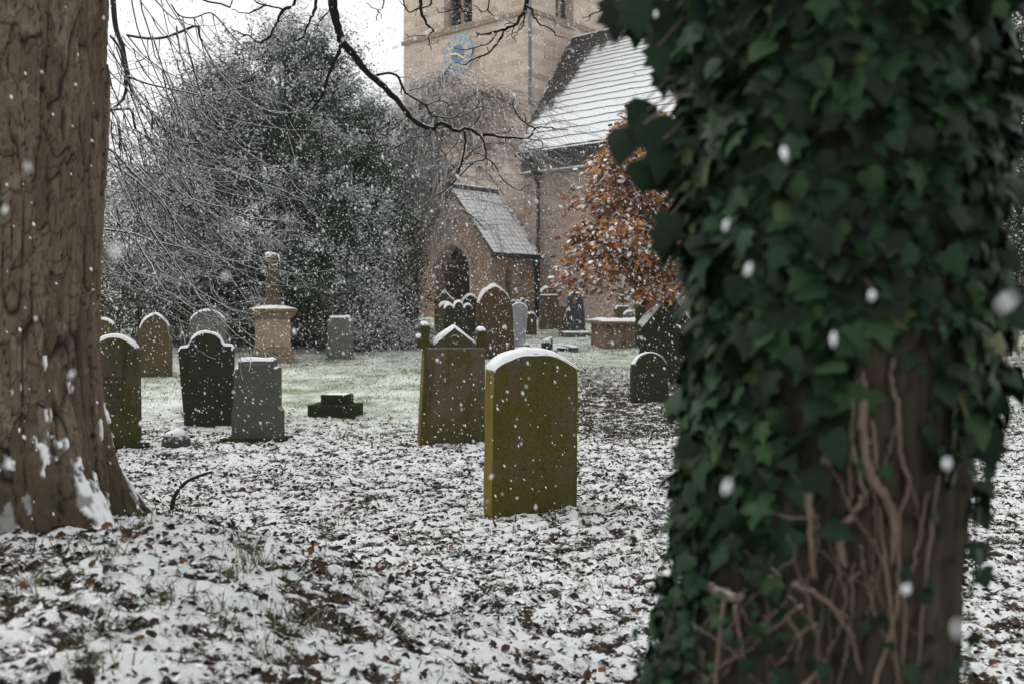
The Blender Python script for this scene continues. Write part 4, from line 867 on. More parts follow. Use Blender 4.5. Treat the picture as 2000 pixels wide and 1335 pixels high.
for i in range(1700):
    L = random.choice(limbs); a = L[int((.25+.75*random.random())*(len(L)-1))]; dx = random.gauss(.12, .85); dy = random.gauss(-.1, .6); up_ = random.uniform(.05, .55); ln = random.uniform(.8, 2.6)
    t = np.linspace(0, 1, 9)[:, None]; sp = np.array([dx, dy, 0])*(.5+.35*ln)
    p = a+sp*(t**.7)+np.array([0, 0, 1])*(up_*t*3-(up_*3+ln*.85)*t**1.7)+rng.normal(size=(9, 3))*.02
    p[:, 2] = np.maximum(p[:, 2], .15)
    qx = 1000+F*(b.x+p[-3:, 0])/(b.y+p[-3:, 1]); qy = HZ-F*(b.z+p[-3:, 2]-CAMZ)/(b.y+p[-3:, 1])
    if ((qx > 870) & (qx < 1065) & (qy > 340) & (qy < 530)).any() and random.random() < .93: continue
    br.tube(p, np.linspace(.0085, .003, 9), 3, False)
    for _ in range(4):
        j = random.randint(2, 7); s0 = p[j]; dd = np.array([random.gauss(dx*.4, .25), random.gauss(0, .22), -random.uniform(.1, .5)]); br.tube([s0, s0+dd*.5+[0, 0, .05], s0+dd], [.006, .005, .003], 3, False)
br.build('branches', MBW, e, True)
# ------------------------------------------------------------------ bare tree with drooping twigs behind the bark trunk
Yt = 9.6; q = Yt/F; b = P(95, 600, Yt); b.z = float(ground(b.x, b.y))
e = empty('bare_tree', b, 'bare tree with long drooping snow-lined twigs behind the bark trunk', 'tree')
tx = lambda px: (px-95)*q; tz = lambda py: CAMZ-(py-HZ)*q-b.z
tk = MB(); pts = smooth_path([(0, .1, -.2), (.02, .1, 1.2), (0, .1, 2.6), (.05, .1, 4.4), (.1, .1, 6)], 5); tk.tube(pts, np.linspace(.17, .09, len(pts)), 10); tk.build('trunk', MBT, e, True)
br = MB()
hand_ = [[(210, -30, 11), (213, 40, 10), (222, 75, 10), (226, 110, 9), (229, 137, 8), (220, 142, 7), (218, 160, 6), (207, 180, 6), (180, 200, 6)],
 [(222, 50, 6), (260, 54, 6), (290, 50, 6), (320, 37, 6), (352, 22, 6), (356, 42, 4.5), (368, 70, 4), (390, 110, 4), (420, 145, 3.6), (440, 165, 3.4), (470, 183, 3), (500, 187, 2.6), (525, 187, 2)],
 [(440, 165, 3), (465, 182, 2.8), (490, 195, 2.6), (520, 205, 2.4), (560, 200, 1.8), (610, 180, 1.4)], [(352, 24, 3), (365, 43, 3), (390, 45, 3), (415, 33, 3), (430, 40, 3), (455, 70, 2.4), (480, 95, 2), (520, 125, 1.6)],
 [(225, 75, 6), (240, 100, 5), (245, 130, 5), (255, 175, 4.5), (275, 200, 4), (300, 225, 3.6), (320, 255, 3.4), (350, 272, 3), (380, 274, 2.6), (405, 288, 2)],
 [(229, 137, 5), (265, 150, 4.2), (300, 157, 3.8), (335, 163, 3.4), (370, 168, 3), (400, 162, 2.6), (440, 150, 2), (490, 138, 1.5)],
 [(150, 205, 7), (208, 200, 6), (228, 201, 6), (233, 235, 5), (240, 243, 4.5), (270, 265, 4), (300, 283, 4), (335, 305, 3.6), (380, 314, 3.2), (430, 322, 3), (470, 340, 2.6), (510, 352, 2.4), (565, 376, 1.8)], [(232, 235, 5), (233, 265, 5), (229, 290, 4)],
 [(150, 260, 6), (205, 290, 5.5), (240, 330, 5), (285, 372, 4.6), (310, 410, 4.2), (322, 460, 3.6), (335, 500, 2.8)], [(160, 290, 5), (205, 312, 5), (260, 352, 5), (300, 390, 5), (318, 420, 4)],
 [(150, 440, 5), (185, 446, 5), (260, 456, 5), (300, 470, 3.6), (350, 482, 2.8), (400, 490, 2)],
 [(240, 243, 3), (290, 270, 3), (330, 320, 3), (365, 350, 2.6), (400, 382, 2.4), (440, 405, 2.6), (480, 420, 2.6), (540, 425, 2), (590, 432, 1.6)], [(290, 300, 3), (340, 370, 3), (395, 395, 2.8), (430, 402, 2.8)],
 [(355, 40, 3), (370, 120, 3), (395, 200, 2.8), (430, 250, 2.6), (470, 290, 2.4), (520, 320, 2), (570, 340, 1.6)], [(290, 60, 3), (310, 130, 3), (340, 210, 3), (385, 280, 2.6), (430, 325, 2.4), (480, 345, 2), (530, 372, 1.6), (590, 390, 1.4)]]
def sag(p): 
    pts = smooth_path([(tx(x), (i*.04), tz(y), w) for i, (x, y, w) in enumerate(p)], 4); pts[:, 1] += random.uniform(-.35, .35); return pts
for p in hand_:
    s = sag(p); br.tube(s[:, :3], s[:, 3]*q/2, 6)
    for _ in range(len(p)):
        j = random.randint(3, len(s)-1); a = s[j, :3]; L = random.uniform(.15, .8); dx = random.uniform(-.1, .8); pp = smooth_path([a, a+np.array([dx*.4, .0, -.35])*L, a+np.array([dx, random.uniform(-.2, .2), -.8+.3*dx])*L], 4); br.tube(pp, np.linspace(.0055, .002, len(pp)), 4, False)
for i in range(92):
    x0 = random.uniform(140, 330); y0 = random.uniform(-60, 470)+max(0, (250-x0))*.4; ln = random.uniform(180, 470)*(1 if y0 < 250 else .8); x1 = x0+ln*random.uniform(.4, 1.0); drop = ln*random.uniform(.35, .95)
    if y0+drop > 715: drop = max(60, 715-y0)
    t = np.linspace(0, 1, 13); ex = random.uniform(.95, 1.5); ey = random.uniform(1.6, 3.0); w1, w2 = rng.normal(size=2)*7; f1 = random.uniform(3, 8)
    xx = x0+(x1-x0)*t**ex+w1*np.sin(t*f1+i)*t; yy_ = y0+drop*(1-(1-t)**ey)+w2*np.sin(t*f1*1.3+2*i)*t-random.uniform(0, 40)*t**4
    dep = random.uniform(-.9, 1.1); p = np.stack([tx(xx), dep+.1*np.sin(t*3+i), tz(yy_)], -1)+rng.normal(size=(13, 3))*.009
    br.tube(p, np.linspace(random.uniform(.0045, .009), .0020, 13), 4, False)
    for _ in range(4):
        j = random.randint(3, 11); a = p[j]; L = random.uniform(.15, .75); dx = random.uniform(.0, 1.0); sg = random.choice((1, 1, 1, -.35))
        pp = smooth_path([a, a+np.array([dx*.4, 0, -.32*sg])*L, a+np.array([dx*.8, random.uniform(-.2, .2), -.55*sg])*L, a+np.array([dx*1.15, random.uniform(-.25, .25), -.62*sg+.06])*L], 3)+rng.normal(size=(10, 3))*.005; br.tube(pp, np.linspace(.0042, .0018, len(pp)), 3, False)
br.build('branches', MBD, e, True)
# ------------------------------------------------------------------ bark trunk on the left with its overhanging limb
Yc = 4.9; xc = -2.56; b = Vector((xc, Yc, float(ground(xc+.3, Yc-.3))-.02))
lt = empty('bark_trunk_tree', b, 'large tree with flaking brown bark and snow on its roots at the left edge', 'tree')
zs = np.concatenate([np.linspace(-.35, 2.6, 420), np.linspace(2.62, 5.2, 60)]); ph = np.linspace(-math.pi, math.pi, 420, endpoint=False); PH, ZZ = np.meshgrid(ph, zs)
pyz = np.array([-2000, 0, 300, 500, 700, 800, 900, 960, 1000, 1045, 1090, 1200]); edge = np.array([214, 209, 204, 190, 186, 196, 216, 234, 252, 276, 300, 340])
D = math.hypot(xc, Yc)
def rad_of_edge(px): 
    a = math.atan2(px-1000, F)-math.atan2(xc, Yc); return D*math.sin(max(.02, a))
rz_ = np.array([rad_of_edge(x) for x in edge]); zz_ = CAMZ-(pyz-HZ)/F*(Yc)-b.z
R = np.interp(ZZ, zz_[::-1], rz_[::-1])
flare = sst(.75, -.05, ZZ) if False else np.clip((.75-ZZ)/.8, 0, 1.3)**1.8
R = R+flare*.11*(np.abs(np.cos(PH*2.5+.45+.25*np.sin(PH*2)))**1.5*2-1)+flare*.04*np.cos(PH*9+1.7)
U = PH*.52
wx_ = .9*(fbm(U*5, ZZ*2.2, 3, 3)-.5); wy_ = .9*(fbm(U*6+9, ZZ*2.5, 3, 4)-.5)
e1, c1 = voro2(U*12+wx_*1.3, ZZ*1.9+wy_*1.3, 31); brk = fbm(U*6+3, ZZ*3.5, 3, 61); e2, c2 = voro2(U*24+wx_*1.5, ZZ*6.5+wy_*1.6, 47); fine = fbm(U*55, ZZ*24, 3, 34)
crk = np.abs(vnoise((U+.035*wx_)*15, ZZ*1.5, 31)-.5)*2
k1 = np.clip(e1/(.02+.22*np.clip(brk-.28, 0, 1)), 0, 1); k2 = np.clip(e2/.12, 0, 1); k3 = np.clip(crk/(.02+.20*np.clip(.72-brk, 0, 1)), 0, 1)
disp = .013*k1+.006*k2*(c1 > .35)+.012*k3+.020*np.floor(c1*4)/4+.006*c2+.006*fine-.03
plate = np.clip(.55*c1+.30*c2+.3*(fine-.5)+.1, 0, 1)
cav = np.clip(np.minimum(np.minimum(k1*1.15, .35+.65*k2+.3*(c1 < .35)), k3*1.2), 0, 1)
V = np.stack([(R+disp)*np.sin(PH), -(R+disp)*np.cos(PH), ZZ], -1)
snw = sst(.52, .70, fbm(U*7, ZZ*3.5, 3, 71)+.30*np.clip(1-ZZ/.75, -1, 1)*(.35+.65*sst(-.1, .9, np.sin(PH)))-.06)*sst(1.0, .2, ZZ) if False else None
ra = (.18+.9*np.clip(np.sin(PH), 0, 1)*np.clip(np.cos(PH)+.7, 0, 1)); base_n = fbm(U*16+2, ZZ*7.5+U*2, 4, 71)
snw = np.clip((base_n-.70+.17*ra*np.clip(1.1-ZZ/.62, 0, 1)+.05*(1-k1)-.02)/.03+2.5*(fine-.5)*(base_n > .3)*0, 0, 1)*(ZZ < .8)
strk = sst(.46, .58, .6*vnoise(U*26+.8*wx_, ZZ*4.2+wy_*.8, 77)+.4*vnoise(U*60, ZZ*22, 78)); snw = snw*strk
snw = np.maximum(snw, (.25+.75*strk)*np.clip((base_n-.64+.14*np.clip(1-ZZ/.22, 0, 1))/.03, 0, 1)*(ZZ < .22))
V += (snw*.012)[..., None]*np.stack([np.sin(PH), -np.cos(PH), 0*ZZ], -1)
m_, n_ = PH.shape; i = np.arange(m_-1)[:, None]*n_; k = np.arange(n_)[None]; k2 = (k+1) % n_
mb = MB(); mb.add(V.reshape(-1, 3), np.stack([i+k, i+k2, i+n_+k2, i+n_+k], -1).reshape(-1, 4), None, cav=cav.ravel(), snow=snw.ravel(), plate=plate.ravel())
g = G('flaking brown bark', .95, .1); n1 = g.noise(6, 5, .65, g.vec((1, 1, .45))); n2 = g.noise(60, 4, .7, g.vec((1, 1, .5)))
c = g.ramp(g.math('ADD', g.math('MULTIPLY', g.attr('plate'), .7), g.math('MULTIPLY', n1, .3)), [(.2, (.060, .046, .031)), (.45, (.110, .085, .057)), (.75, (.178, .142, .100))]); c = g.mix(g.math('MULTIPLY', n2, .5), c, (.10, .075, .055)); c = g.mix(g.math('MULTIPLY', g.ss(g.voro(34, g.vec((1, 1, .35)), 'DISTANCE_TO_EDGE'), .07, .0), .42), c, (.035, .027, .020)); c = g.mix(g.math('MULTIPLY', g.ss(g.noise(9, 5, .75, g.vec((1, 1, .6))), .55, .64), .55), c, (.23, .195, .15))
c = g.mix(g.math('MULTIPLY', g.ss(g.noise(2.2, 4, .7), .55, .72), .6), c, (.13, .07, .042)); c = g.mix(g.math('MULTIPLY', g.ss(g.noise(1.4, 4, .6), .55, .75), .6), c, (.075, .08, .06))
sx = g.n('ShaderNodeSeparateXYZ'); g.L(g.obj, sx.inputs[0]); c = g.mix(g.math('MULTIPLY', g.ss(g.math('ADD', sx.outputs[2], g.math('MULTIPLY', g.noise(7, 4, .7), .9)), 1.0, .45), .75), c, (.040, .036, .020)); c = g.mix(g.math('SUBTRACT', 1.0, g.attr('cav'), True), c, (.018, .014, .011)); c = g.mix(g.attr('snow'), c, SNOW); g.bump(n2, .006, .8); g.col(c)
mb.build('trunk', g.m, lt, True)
# overhanging limb (black against the sky) and its twigs
Yb = 6.7; qb = Yb/F
MBL = m_bark('dark wet branch bark', (.008, .007, .006), (.018, .015, .012), (.035, .03, .024), .55, .9, 3, 30, True, .5)
br = MB()
def bp(px, py, dy=0): return np.array(P(px, py, Yb+dy)-b)
ZL = float(P(0, -150, Yb).z-b.z)
mainl = smooth_path([np.array([.1, .2, 3.6]), np.array([.5, .9, 4.2])] + [np.array([float(P(px, 0, Yb).x-b.x), Yb-b.y, ZL+.12*math.sin(px*.01)]) for px in (480, 650, 820, 1030, 1200, 1320)], 5)
br.tube(mainl, np.linspace(.09, .012, len(mainl)), 9)
T_ = [[(648, -155, 20), (648, -40, 18), (652, 20, 17), (662, 62, 15.5), (668, 82, 15), (690, 105, 13.5), (715, 140, 12.5), (745, 165, 11.5), (765, 185, 11), (790, 215, 9.5), (812, 238, 9), (845, 252, 9), (855, 243, 8), (868, 241, 7.5), (890, 256, 7), (915, 252, 6.5), (935, 262, 6), (975, 266, 5), (1030, 270, 4), (1042, 255, 3.2), (1055, 247, 2.8), (1085, 252, 2.2), (1110, 254, 1.6)],
 [(668, 85, 8), (655, 115, 7), (640, 150, 6.5), (630, 185, 5.5), (610, 215, 4)], [(628, 160, 2), (612, 152, 2), (600, 142, 1.5)],
 [(735, 147, 5.5), (765, 144, 5), (778, 152, 4.6), (788, 175, 4.4), (800, 187, 4.2), (830, 205, 4), (845, 226, 3.2), (890, 229, 2.4), (925, 215, 2), (940, 208, 2), (958, 212, 1.5)], [(785, 165, 2.5), (784, 186, 2)],
 [(832, 204, 2.2), (865, 198, 2.2), (880, 208, 2), (888, 196, 1.6), (925, 188, 1.2)], [(800, 176, 2), (830, 170, 1.6), (838, 160, 1.2)],
 [(905, 255, 4.2), (909, 272, 4.2), (906, 300, 3.4), (892, 345, 2.8), (872, 370, 2.2), (848, 380, 1.6), (825, 368, 1.3)], [(939, 264, 4), (946, 285, 3.6), (949, 308, 3.2), (925, 318, 2.4), (900, 342, 2.2), (882, 360, 1.6)], [(949, 308, 2.8), (966, 322, 2.4), (978, 347, 2.2), (1010, 370, 1.6), (1040, 376, 1.2)],
 [(908, 275, 2.2), (890, 282, 1.8), (875, 300, 1.6), (868, 312, 1.2)], [(949, 308, 2), (930, 300, 1.8), (910, 308, 1.6), (900, 322, 1.2)], [(843, 254, 3), (838, 266, 2.8), (815, 268, 2.4), (785, 282, 2), (760, 294, 1.8), (735, 296, 1.3)], [(855, 245, 3), (850, 225, 2.4), (842, 232, 1.8)],
 [(1030, 270, 2.4), (1055, 276, 2.2), (1060, 287, 2), (1052, 296, 1.5), (1042, 292, 1.2)], [(1045, 252, 2.8), (1020, 235, 2.4), (1002, 208, 2), (1010, 186, 1.3)], [(1062, 249, 1.8), (1072, 240, 1.6), (1085, 236, 1.2)], [(935, 262, 2.2), (990, 258, 1.8), (1003, 246, 1.3)], [(985, 267, 2), (988, 279, 1.8), (975, 279, 1.4)], [(915, 252, 2), (935, 232, 1.8), (940, 215, 1.4), (955, 203, 1.2)],
 [(618, -150, 7), (618, 0, 6), (610, 30, 5.5), (600, 52, 4.6), (590, 75, 4.2), (577, 78, 3), (565, 65, 2)], [(575, -150, 8), (578, -5, 6.5), (552, 20, 6), (540, 45, 5.4), (530, 65, 5), (517, 80, 4.6), (502, 83, 3.6), (490, 72, 3), (462, 62, 2.4), (448, 55, 1.6)],
 [(648, -20, 4), (645, 10, 3.4), (640, 25, 3), (622, 45, 2.4), (617, 65, 1.6)], [(553, 18, 3.6), (520, 11, 3.2), (500, 20, 3), (478, 26, 2.2), (452, 18, 1.6)], [(520, 11, 2.8), (495, 0, 2.4), (480, -40, 2.4), (485, -150, 3)], [(450, 14, 2.2), (455, -3, 2.2), (470, -60, 2.4), (470, -150, 3)], [(540, 46, 2), (565, 30, 1.8), (575, 38, 1.6), (590, 48, 1.2)], [(600, 52, 2), (580, 40, 1.6), (560, 42, 1.3)], [(530, 66, 2), (545, 80, 1.6), (570, 90, 1.2)],
 [(1028, -150, 10), (1028, -30, 9), (1027, 14, 8), (1015, 35, 6.6), (1008, 48, 6), (985, 56, 5.4), (960, 63, 4.4), (935, 68, 3), (928, 61, 1.5)], [(988, 56, 4.4), (976, 78, 4.2), (962, 95, 3.8), (945, 108, 3.6), (920, 118, 3), (905, 128, 2.4), (892, 122, 1.4)], [(972, 60, 3), (962, 78, 2.8), (948, 88, 2.4), (930, 92, 2.2), (905, 98, 2), (885, 92, 1.3)],
 [(1028, 10, 5), (1040, 20, 4.4), (1041, 30, 4), (1055, 48, 3.2), (1075, 56, 2.8), (1090, 70, 2.2), (1110, 74, 1.3)], [(1026, 22, 3.4), (1023, 45, 2.8), (1012, 62, 2.2), (1004, 76, 1.4)], [(962, 95, 2), (955, 100, 1.8), (950, 92, 1.4)], [(1010, 46, 2.4), (995, 45, 2.2), (985, 50, 1.6)], [(1008, 48, 2), (1000, 70, 1.8), (1010, 80, 1.2)],
 [(820, -150, 8), (821, -20, 6.6), (822, 15, 6.2), (823, 26, 5.4), (834, 48, 5), (846, 61, 4.2)], [(846, 60, 3), (836, 71, 2.6), (840, 86, 2.2), (843, 99, 1.5)], [(838, 70, 2), (820, 70, 1.8), (800, 72, 1.4), (788, 78, 1.1)], [(821, 15, 3.2), (800, 24, 3), (790, 10, 2.6), (786, -10, 2.6), (786, -150, 3)], [(823, 16, 3.4), (843, 7, 3), (841, -10, 3), (845, -150, 3)], [(840, 86, 1.6), (855, 84, 1.2)],
 [(890, -150, 6), (891, -10, 4.6), (898, 12, 4.2), (905, 22, 3.4), (922, 25, 2.2)], [(899, 14, 2.4), (880, 20, 2.2), (860, 24, 1.6), (850, 14, 1.2)], [(905, 22, 2), (912, 12, 1.8), (918, 2, 1.6)], [(955, -150, 4), (955, 0, 3), (953, 20, 2.6), (966, 33, 1.6)], [(953, 20, 2), (940, 25, 1.6), (935, 18, 1.2)],
 [(1210, -150, 5), (1205, -5, 3.6), (1178, 18, 3), (1158, 27, 2.4), (1138, 36, 1.6)], [(1200, 10, 2.6), (1180, 19, 2.4), (1165, 15, 1.6)], [(748, -150, 4), (749, 5, 2.6), (738, 20, 2.2), (735, 40, 1.6)], [(738, 20, 1.8), (722, 12, 1.4), (715, 5, 1.2)], [(350, -150, 5), (372, -20, 4), (450, 16, 3)]]
for p in T_:
    dy = random.uniform(-.12, .12); d = smooth_path([(*bp(x, y, dy), w) for x, y, w in p], 4); d[:, :3] += rng.normal(size=(len(d), 3))*.003
    br.tube(d[:, :3], d[:, 3]*qb/2*(.9+.25*rng.random(len(d))), 7)
    for j in range(3, len(d)-1, 5):
        if random.random() < .55:
            a = d[j, :3]; t = unit(d[j+1, :3]-d[j-1, :3]); s = rng.normal(size=3); s = unit(s-t*(s@t)); L = random.uniform(.02, .11); br.tube([a, a+s*L*.5+t*L*.3, a+s*L*.7+t*L*.9+[0, 0, .2*L]], [.004, .003, .0015], 4, False)
br.build('overhanging_limb', MBL, lt, True)
IV = [(0, 0, 0), (.20, -.10, -.02), (.50, .05, -.05), (.34, .28, 0), (.50, .52, -.06), (.24, .60, .0), (0, 1.0, -.10), (-.24, .60, .0), (-.50, .52, -.06), (-.34, .28, 0), (-.50, .05, -.05), (-.20, -.10, -.02), (0, .35, .07)]
IF_ = [(12, i, i+1) for i in range(12-1)]+[(12, 11, 0)]
IVe = [(0, 0, 0), (.30, .04, -.02), (.44, .30, -.04), (.30, .66, -.02), (0, 1.05, -.1), (-.30, .66, -.02), (-.44, .30, -.04), (-.30, .04, -.02), (0, .4, .06)]
IFe = [(8, i, i+1) for i in range(7)]+[(8, 7, 0)]
gI = G('ivy leaf', .45, .12); c = gI.ramp(gI.attr('rnd'), [(0, (.004, .009, .005)), (.40, (.010, .028, .012)), (.75, (.021, .055, .022)), (.95, (.040, .078, .028)), (1, (.13, .13, .05))])
c = gI.mix(gI.math('MULTIPLY', gI.noise(40, 4, .6), .5), c, (.008, .022, .010)); gI.bump(gI.noise(90, 2), .004, .6); MI = gI.col(c)
# ivy at the foot of the bark trunk
mb = MB(); n = 170; a = rng.uniform(-.25, .16, n); z = .10+rng.random(n)**1.3*.62; keep = rng.random(n) < .9; a, z = a[keep], z[keep]; n = len(a)
rr = np.interp(z, zz_[::-1], rz_[::-1])+.03; pos = np.stack([rr*np.sin(a), -rr*np.cos(a), z], -1); nr = np.stack([np.sin(a), -np.cos(a), 0*a+.35], -1)+rng.normal(size=(n, 3))*.35
instances(mb, IV, IF_, pos, nr, np.tile([0, 0, -1.], (n, 1))+rng.normal(size=(n, 3))*.4, .06+.05*rng.random(n), rnd=rng.random(n)*.6, snow=rng.random(n)); mb.build('ivy_leaves', MI, lt)

# ------------------------------------------------------------------ ivy-covered trunk on the right
Yi = 2.1; xi = (1628-1000)/F*Yi; b = Vector((xi, Yi, float(ground(xi, Yi))))
it = empty('ivy_covered_tree', b, 'thick tree trunk covered in dark green ivy close to the camera at right', 'tree')
pyk = np.array([-2400, -300, 0, 300, 667, 900, 1100, 1335, 1500]); cxk = np.array([1628, 1628, 1626, 1630, 1640, 1628, 1604, 1566, 1556]); hwk = np.array([265, 268, 272, 268, 254, 248, 254, 284, 320])
def prof(z):
    py = HZ-(z-CAMZ)*F/(Yi-.03); return (np.interp(py, pyk, cxk)-1000)/F*Yi-xi, np.interp(py, pyk, hwk)/F*Yi*.985
zs = np.linspace(-.2, 4.6, 300); ph = np.linspace(-math.pi, math.pi, 220, endpoint=False); PH, ZZ = np.meshgrid(ph, zs); cx, hw = prof(ZZ); U = PH*.31
w = .03*(fbm(U*9, ZZ*4, 3, 3)-.5); crk = np.abs(vnoise((U+w)*26, ZZ*2.2, 131)-.5)*2; crk2 = np.abs(vnoise((U+w)*50, ZZ*4, 132)-.5)*2
e1, c1 = voro2(U*22+w*20, ZZ*3.2+w*9, 131); e2, c2 = voro2(U*46+w*25, ZZ*9, 133); cav = np.clip(np.minimum(e1/.10, .35+e2/.16)*(.75+.4*c1), 0, 1); R = hw*(1+.02*np.sin(PH*3+1)+.02*np.sin(PH*5+ZZ))-.018+.008*np.clip(e1/.12, 0, 1)+.006*np.clip(e2/.15, 0, 1)+.010*c1+.006*fbm(U*40, ZZ*14, 3, 5)
V = np.stack([cx+R*np.sin(PH), -R*np.cos(PH), ZZ], -1); m_, n_ = PH.shape; i = np.arange(m_-1)[:, None]*n_; k = np.arange(n_)[None]; k2 = (k+1) % n_
mb = MB(); mb.add(V.reshape(-1, 3), np.stack([i+k, i+k2, i+n_+k2, i+n_+k], -1).reshape(-1, 4), None, cav=cav.ravel())
g = G('ivy trunk bark', .95, .1); n1 = g.noise(9, 5, .65, g.vec((1, 1, .3))); c = g.ramp(n1, [(.28, (.020, .018, .014)), (.55, (.046, .039, .028)), (.75, (.088, .074, .052))]); c = g.mix(g.math('SUBTRACT', 1.0, g.attr('cav'), True), c, (.012, .010, .008)); g.bump(g.noise(80, 4, .7), .005, .8); g.col(c)
mb.build('trunk', g.m, it, True)
def onsurf(px, py, off=0.0):
    """point on the trunk's front seen at that place, pushed out by off"""
    z = CAMZ-(py-HZ)/F*(Yi-.28); 
    for _ in range(3):
        cxx, hww = prof(z-b.z); lo, hi = -1.45, 1.45
        for _ in range(22):
            mid = (lo+hi)/2; x = cxx+xi+(hww+off)*math.sin(mid); y = Yi-(hww+off)*math.cos(mid)
            if 1000+F*x/y < px: lo = mid
            else: hi = mid
        z = CAMZ-(py-HZ)/F*y
    return np.array([x-b.x, y-b.y, z-b.z]), mid
MSt = m_bark('pale ivy stem', (.10, .074, .055), (.19, .145, .11), (.30, .24, .19), .8, .97, 3, 30)
stems = [[(1690, 540, 12), (1712, 575, 16), (1722, 612, 16), (1705, 660, 16), (1682, 700, 16), (1688, 760, 20), (1684, 830, 22), (1690, 880, 24), (1700, 930, 26), (1735, 980, 24), (1746, 1030, 16), (1740, 1100, 8)], [(1680, 690, 10), (1668, 780, 9), (1662, 850, 9), (1678, 920, 9), (1690, 965, 7)], [(1702, 820, 9), (1712, 880, 10), (1704, 930, 8)],
 [(1618, 845, 20), (1630, 868, 28), (1612, 900, 26), (1583, 938, 22), (1577, 975, 18), (1584, 1040, 14), (1590, 1130, 9)], [(1745, 700, 10), (1740, 750, 11), (1754, 790, 11), (1757, 880, 8), (1774, 945, 10), (1757, 1005, 9), (1755, 1090, 10), (1752, 1180, 10), (1732, 1260, 10), (1706, 1345, 10)], [(1682, 965, 11), (1668, 1003, 14), (1640, 1030, 16), (1644, 1075, 16), (1652, 1110, 8)],
 [(1836, 915, 7), (1822, 1000, 8), (1812, 1100, 8), (1802, 1180, 8), (1786, 1345, 8)], [(1718, 985, 6), (1728, 1100, 7), (1744, 1220, 8), (1752, 1345, 8)], [(1385, 1145, 24), (1408, 1160, 26), (1440, 1168, 22), (1458, 1150, 14)], [(1416, 1170, 12), (1405, 1240, 11), (1398, 1345, 9)], [(1434, 1180, 9), (1445, 1240, 8), (1452, 1290, 6)], [(1432, 1062, 8), (1480, 1092, 10), (1527, 1126, 8)], [(1443, 1108, 8), (1475, 1118, 9), (1508, 1126, 8)], [(1546, 1140, 11), (1600, 1163, 12), (1657, 1207, 7)], [(1618, 1175, 6), (1662, 1240, 7), (1682, 1315, 5)],
 [(1320, 1155, 7), (1297, 1230, 7), (1262, 1315, 7)], [(1484, 1105, 7), (1490, 1145, 7), (1518, 1180, 5)], [(1535, 1200, 7), (1560, 1240, 7), (1562, 1270, 5)], [(1810, 960, 6), (1795, 1060, 7), (1770, 1160, 7), (1762, 1345, 6)], [(1610, 1290, 8), (1590, 1320, 10), (1560, 1345, 9)], [(1700, 660, 10), (1660, 690, 12), (1640, 720, 8)], [(1870, 760, 6), (1862, 850, 7), (1850, 940, 6)], [(1505, 1000, 4), (1560, 1012, 4), (1600, 1005, 3)], [(1415, 870, 12), (1420, 890, 14), (1430, 905, 8)], [(1560, 430, 8), (1550, 500, 10), (1570, 560, 8)], [(1330, 700, 7), (1345, 850, 7), (1338, 990, 6)]]
for i in range(32):
    x0 = random.uniform(1480, 1880) if i < 16 else random.uniform(1300, 1600); y0 = random.uniform(760, 1150) if i < 16 else random.uniform(1030, 1230); L = []; x, y = x0, y0; dx = random.gauss(0, 8 if i < 16 else 26); w = random.uniform(2.5, 6)
    for j in range(random.randint(5, 9)):
        L.append((x, y, w)); x += dx+random.gauss(0, 9); y += random.uniform(28, 60)*(1 if i < 16 else .6); w *= .9; x = min(1885, max(1290, x))
    stems.append(L)
for L in stems:
    pts = []
    for x, y, w in L: p, _ = onsurf(x, y, .022); pts.append((*p, w))
    d = smooth_path(pts, 5); d[:, :3] += rng.normal(size=(len(d), 3))*.0015; m = MB(); m.tube(d[:, :3], d[:, 3]/F*(Yi-.3)/2*(.70+.3*rng.random(len(d))), 8); m.build('ivy_stem', MSt, it, True)
# leaves
def dens(px, py):
    right = sst(1470, 1560, px); r2 = sst(1800, 1850, px)
    lower = sst(600, 760, py); low2 = sst(1000, 1100, py)
    d = 1-lower*right*(1-.75*r2*(1-sst(700, 1000, py)))*.93
    d = d-low2*(1-right)*.12
    return np.clip(d-.50*sst(760, 900, py)*sst(1420, 1560, px)*(1-right), .09, 1)
mb = MB(); mbs = MB(); pos, nr, dr, sz, rn = [], [], [], [], []
NL_ = 31000
for _ in range(NL_):
    a = random.uniform(-math.pi, math.pi); z = random.uniform(-.05, 4.5)
    if abs(a) > 1.9 and random.random() < .5: continue
    cxx, hww = prof(z); off = .008+abs(random.gauss(0, .022)); x = cxx+(hww+off)*math.sin(a); y = -(hww+off)*math.cos(a); Yw_ = Yi+y
    px = 1000+F*(xi+x)/Yw_; py = HZ-(z+b.z-CAMZ)*F/Yw_
    d = float(dens(px, py)) if abs(a) < 1.7 else .8
    cl = float(fbm(np.array([a*3.2]), np.array([z*3.4]), 2, 88)[0])
    if random.random() > d*(.30+.75*sst(.34, .60, cl)+.30*(d > .9)): continue
    small = 1-.42*float(sst(980, 1150, py)); pos.append((x, y, z)); nr.append(np.array([math.sin(a), -math.cos(a), .35])+rng.normal(size=3)*.48); dr.append(np.array([.25*math.sin(a)+random.gauss(0, .55), random.gauss(0, .35)-.15, -1.])); sz.append(small*random.uniform(.022, .074)*(.8+.5*cl)); rn.append(min(.999, random.random()**1.35))
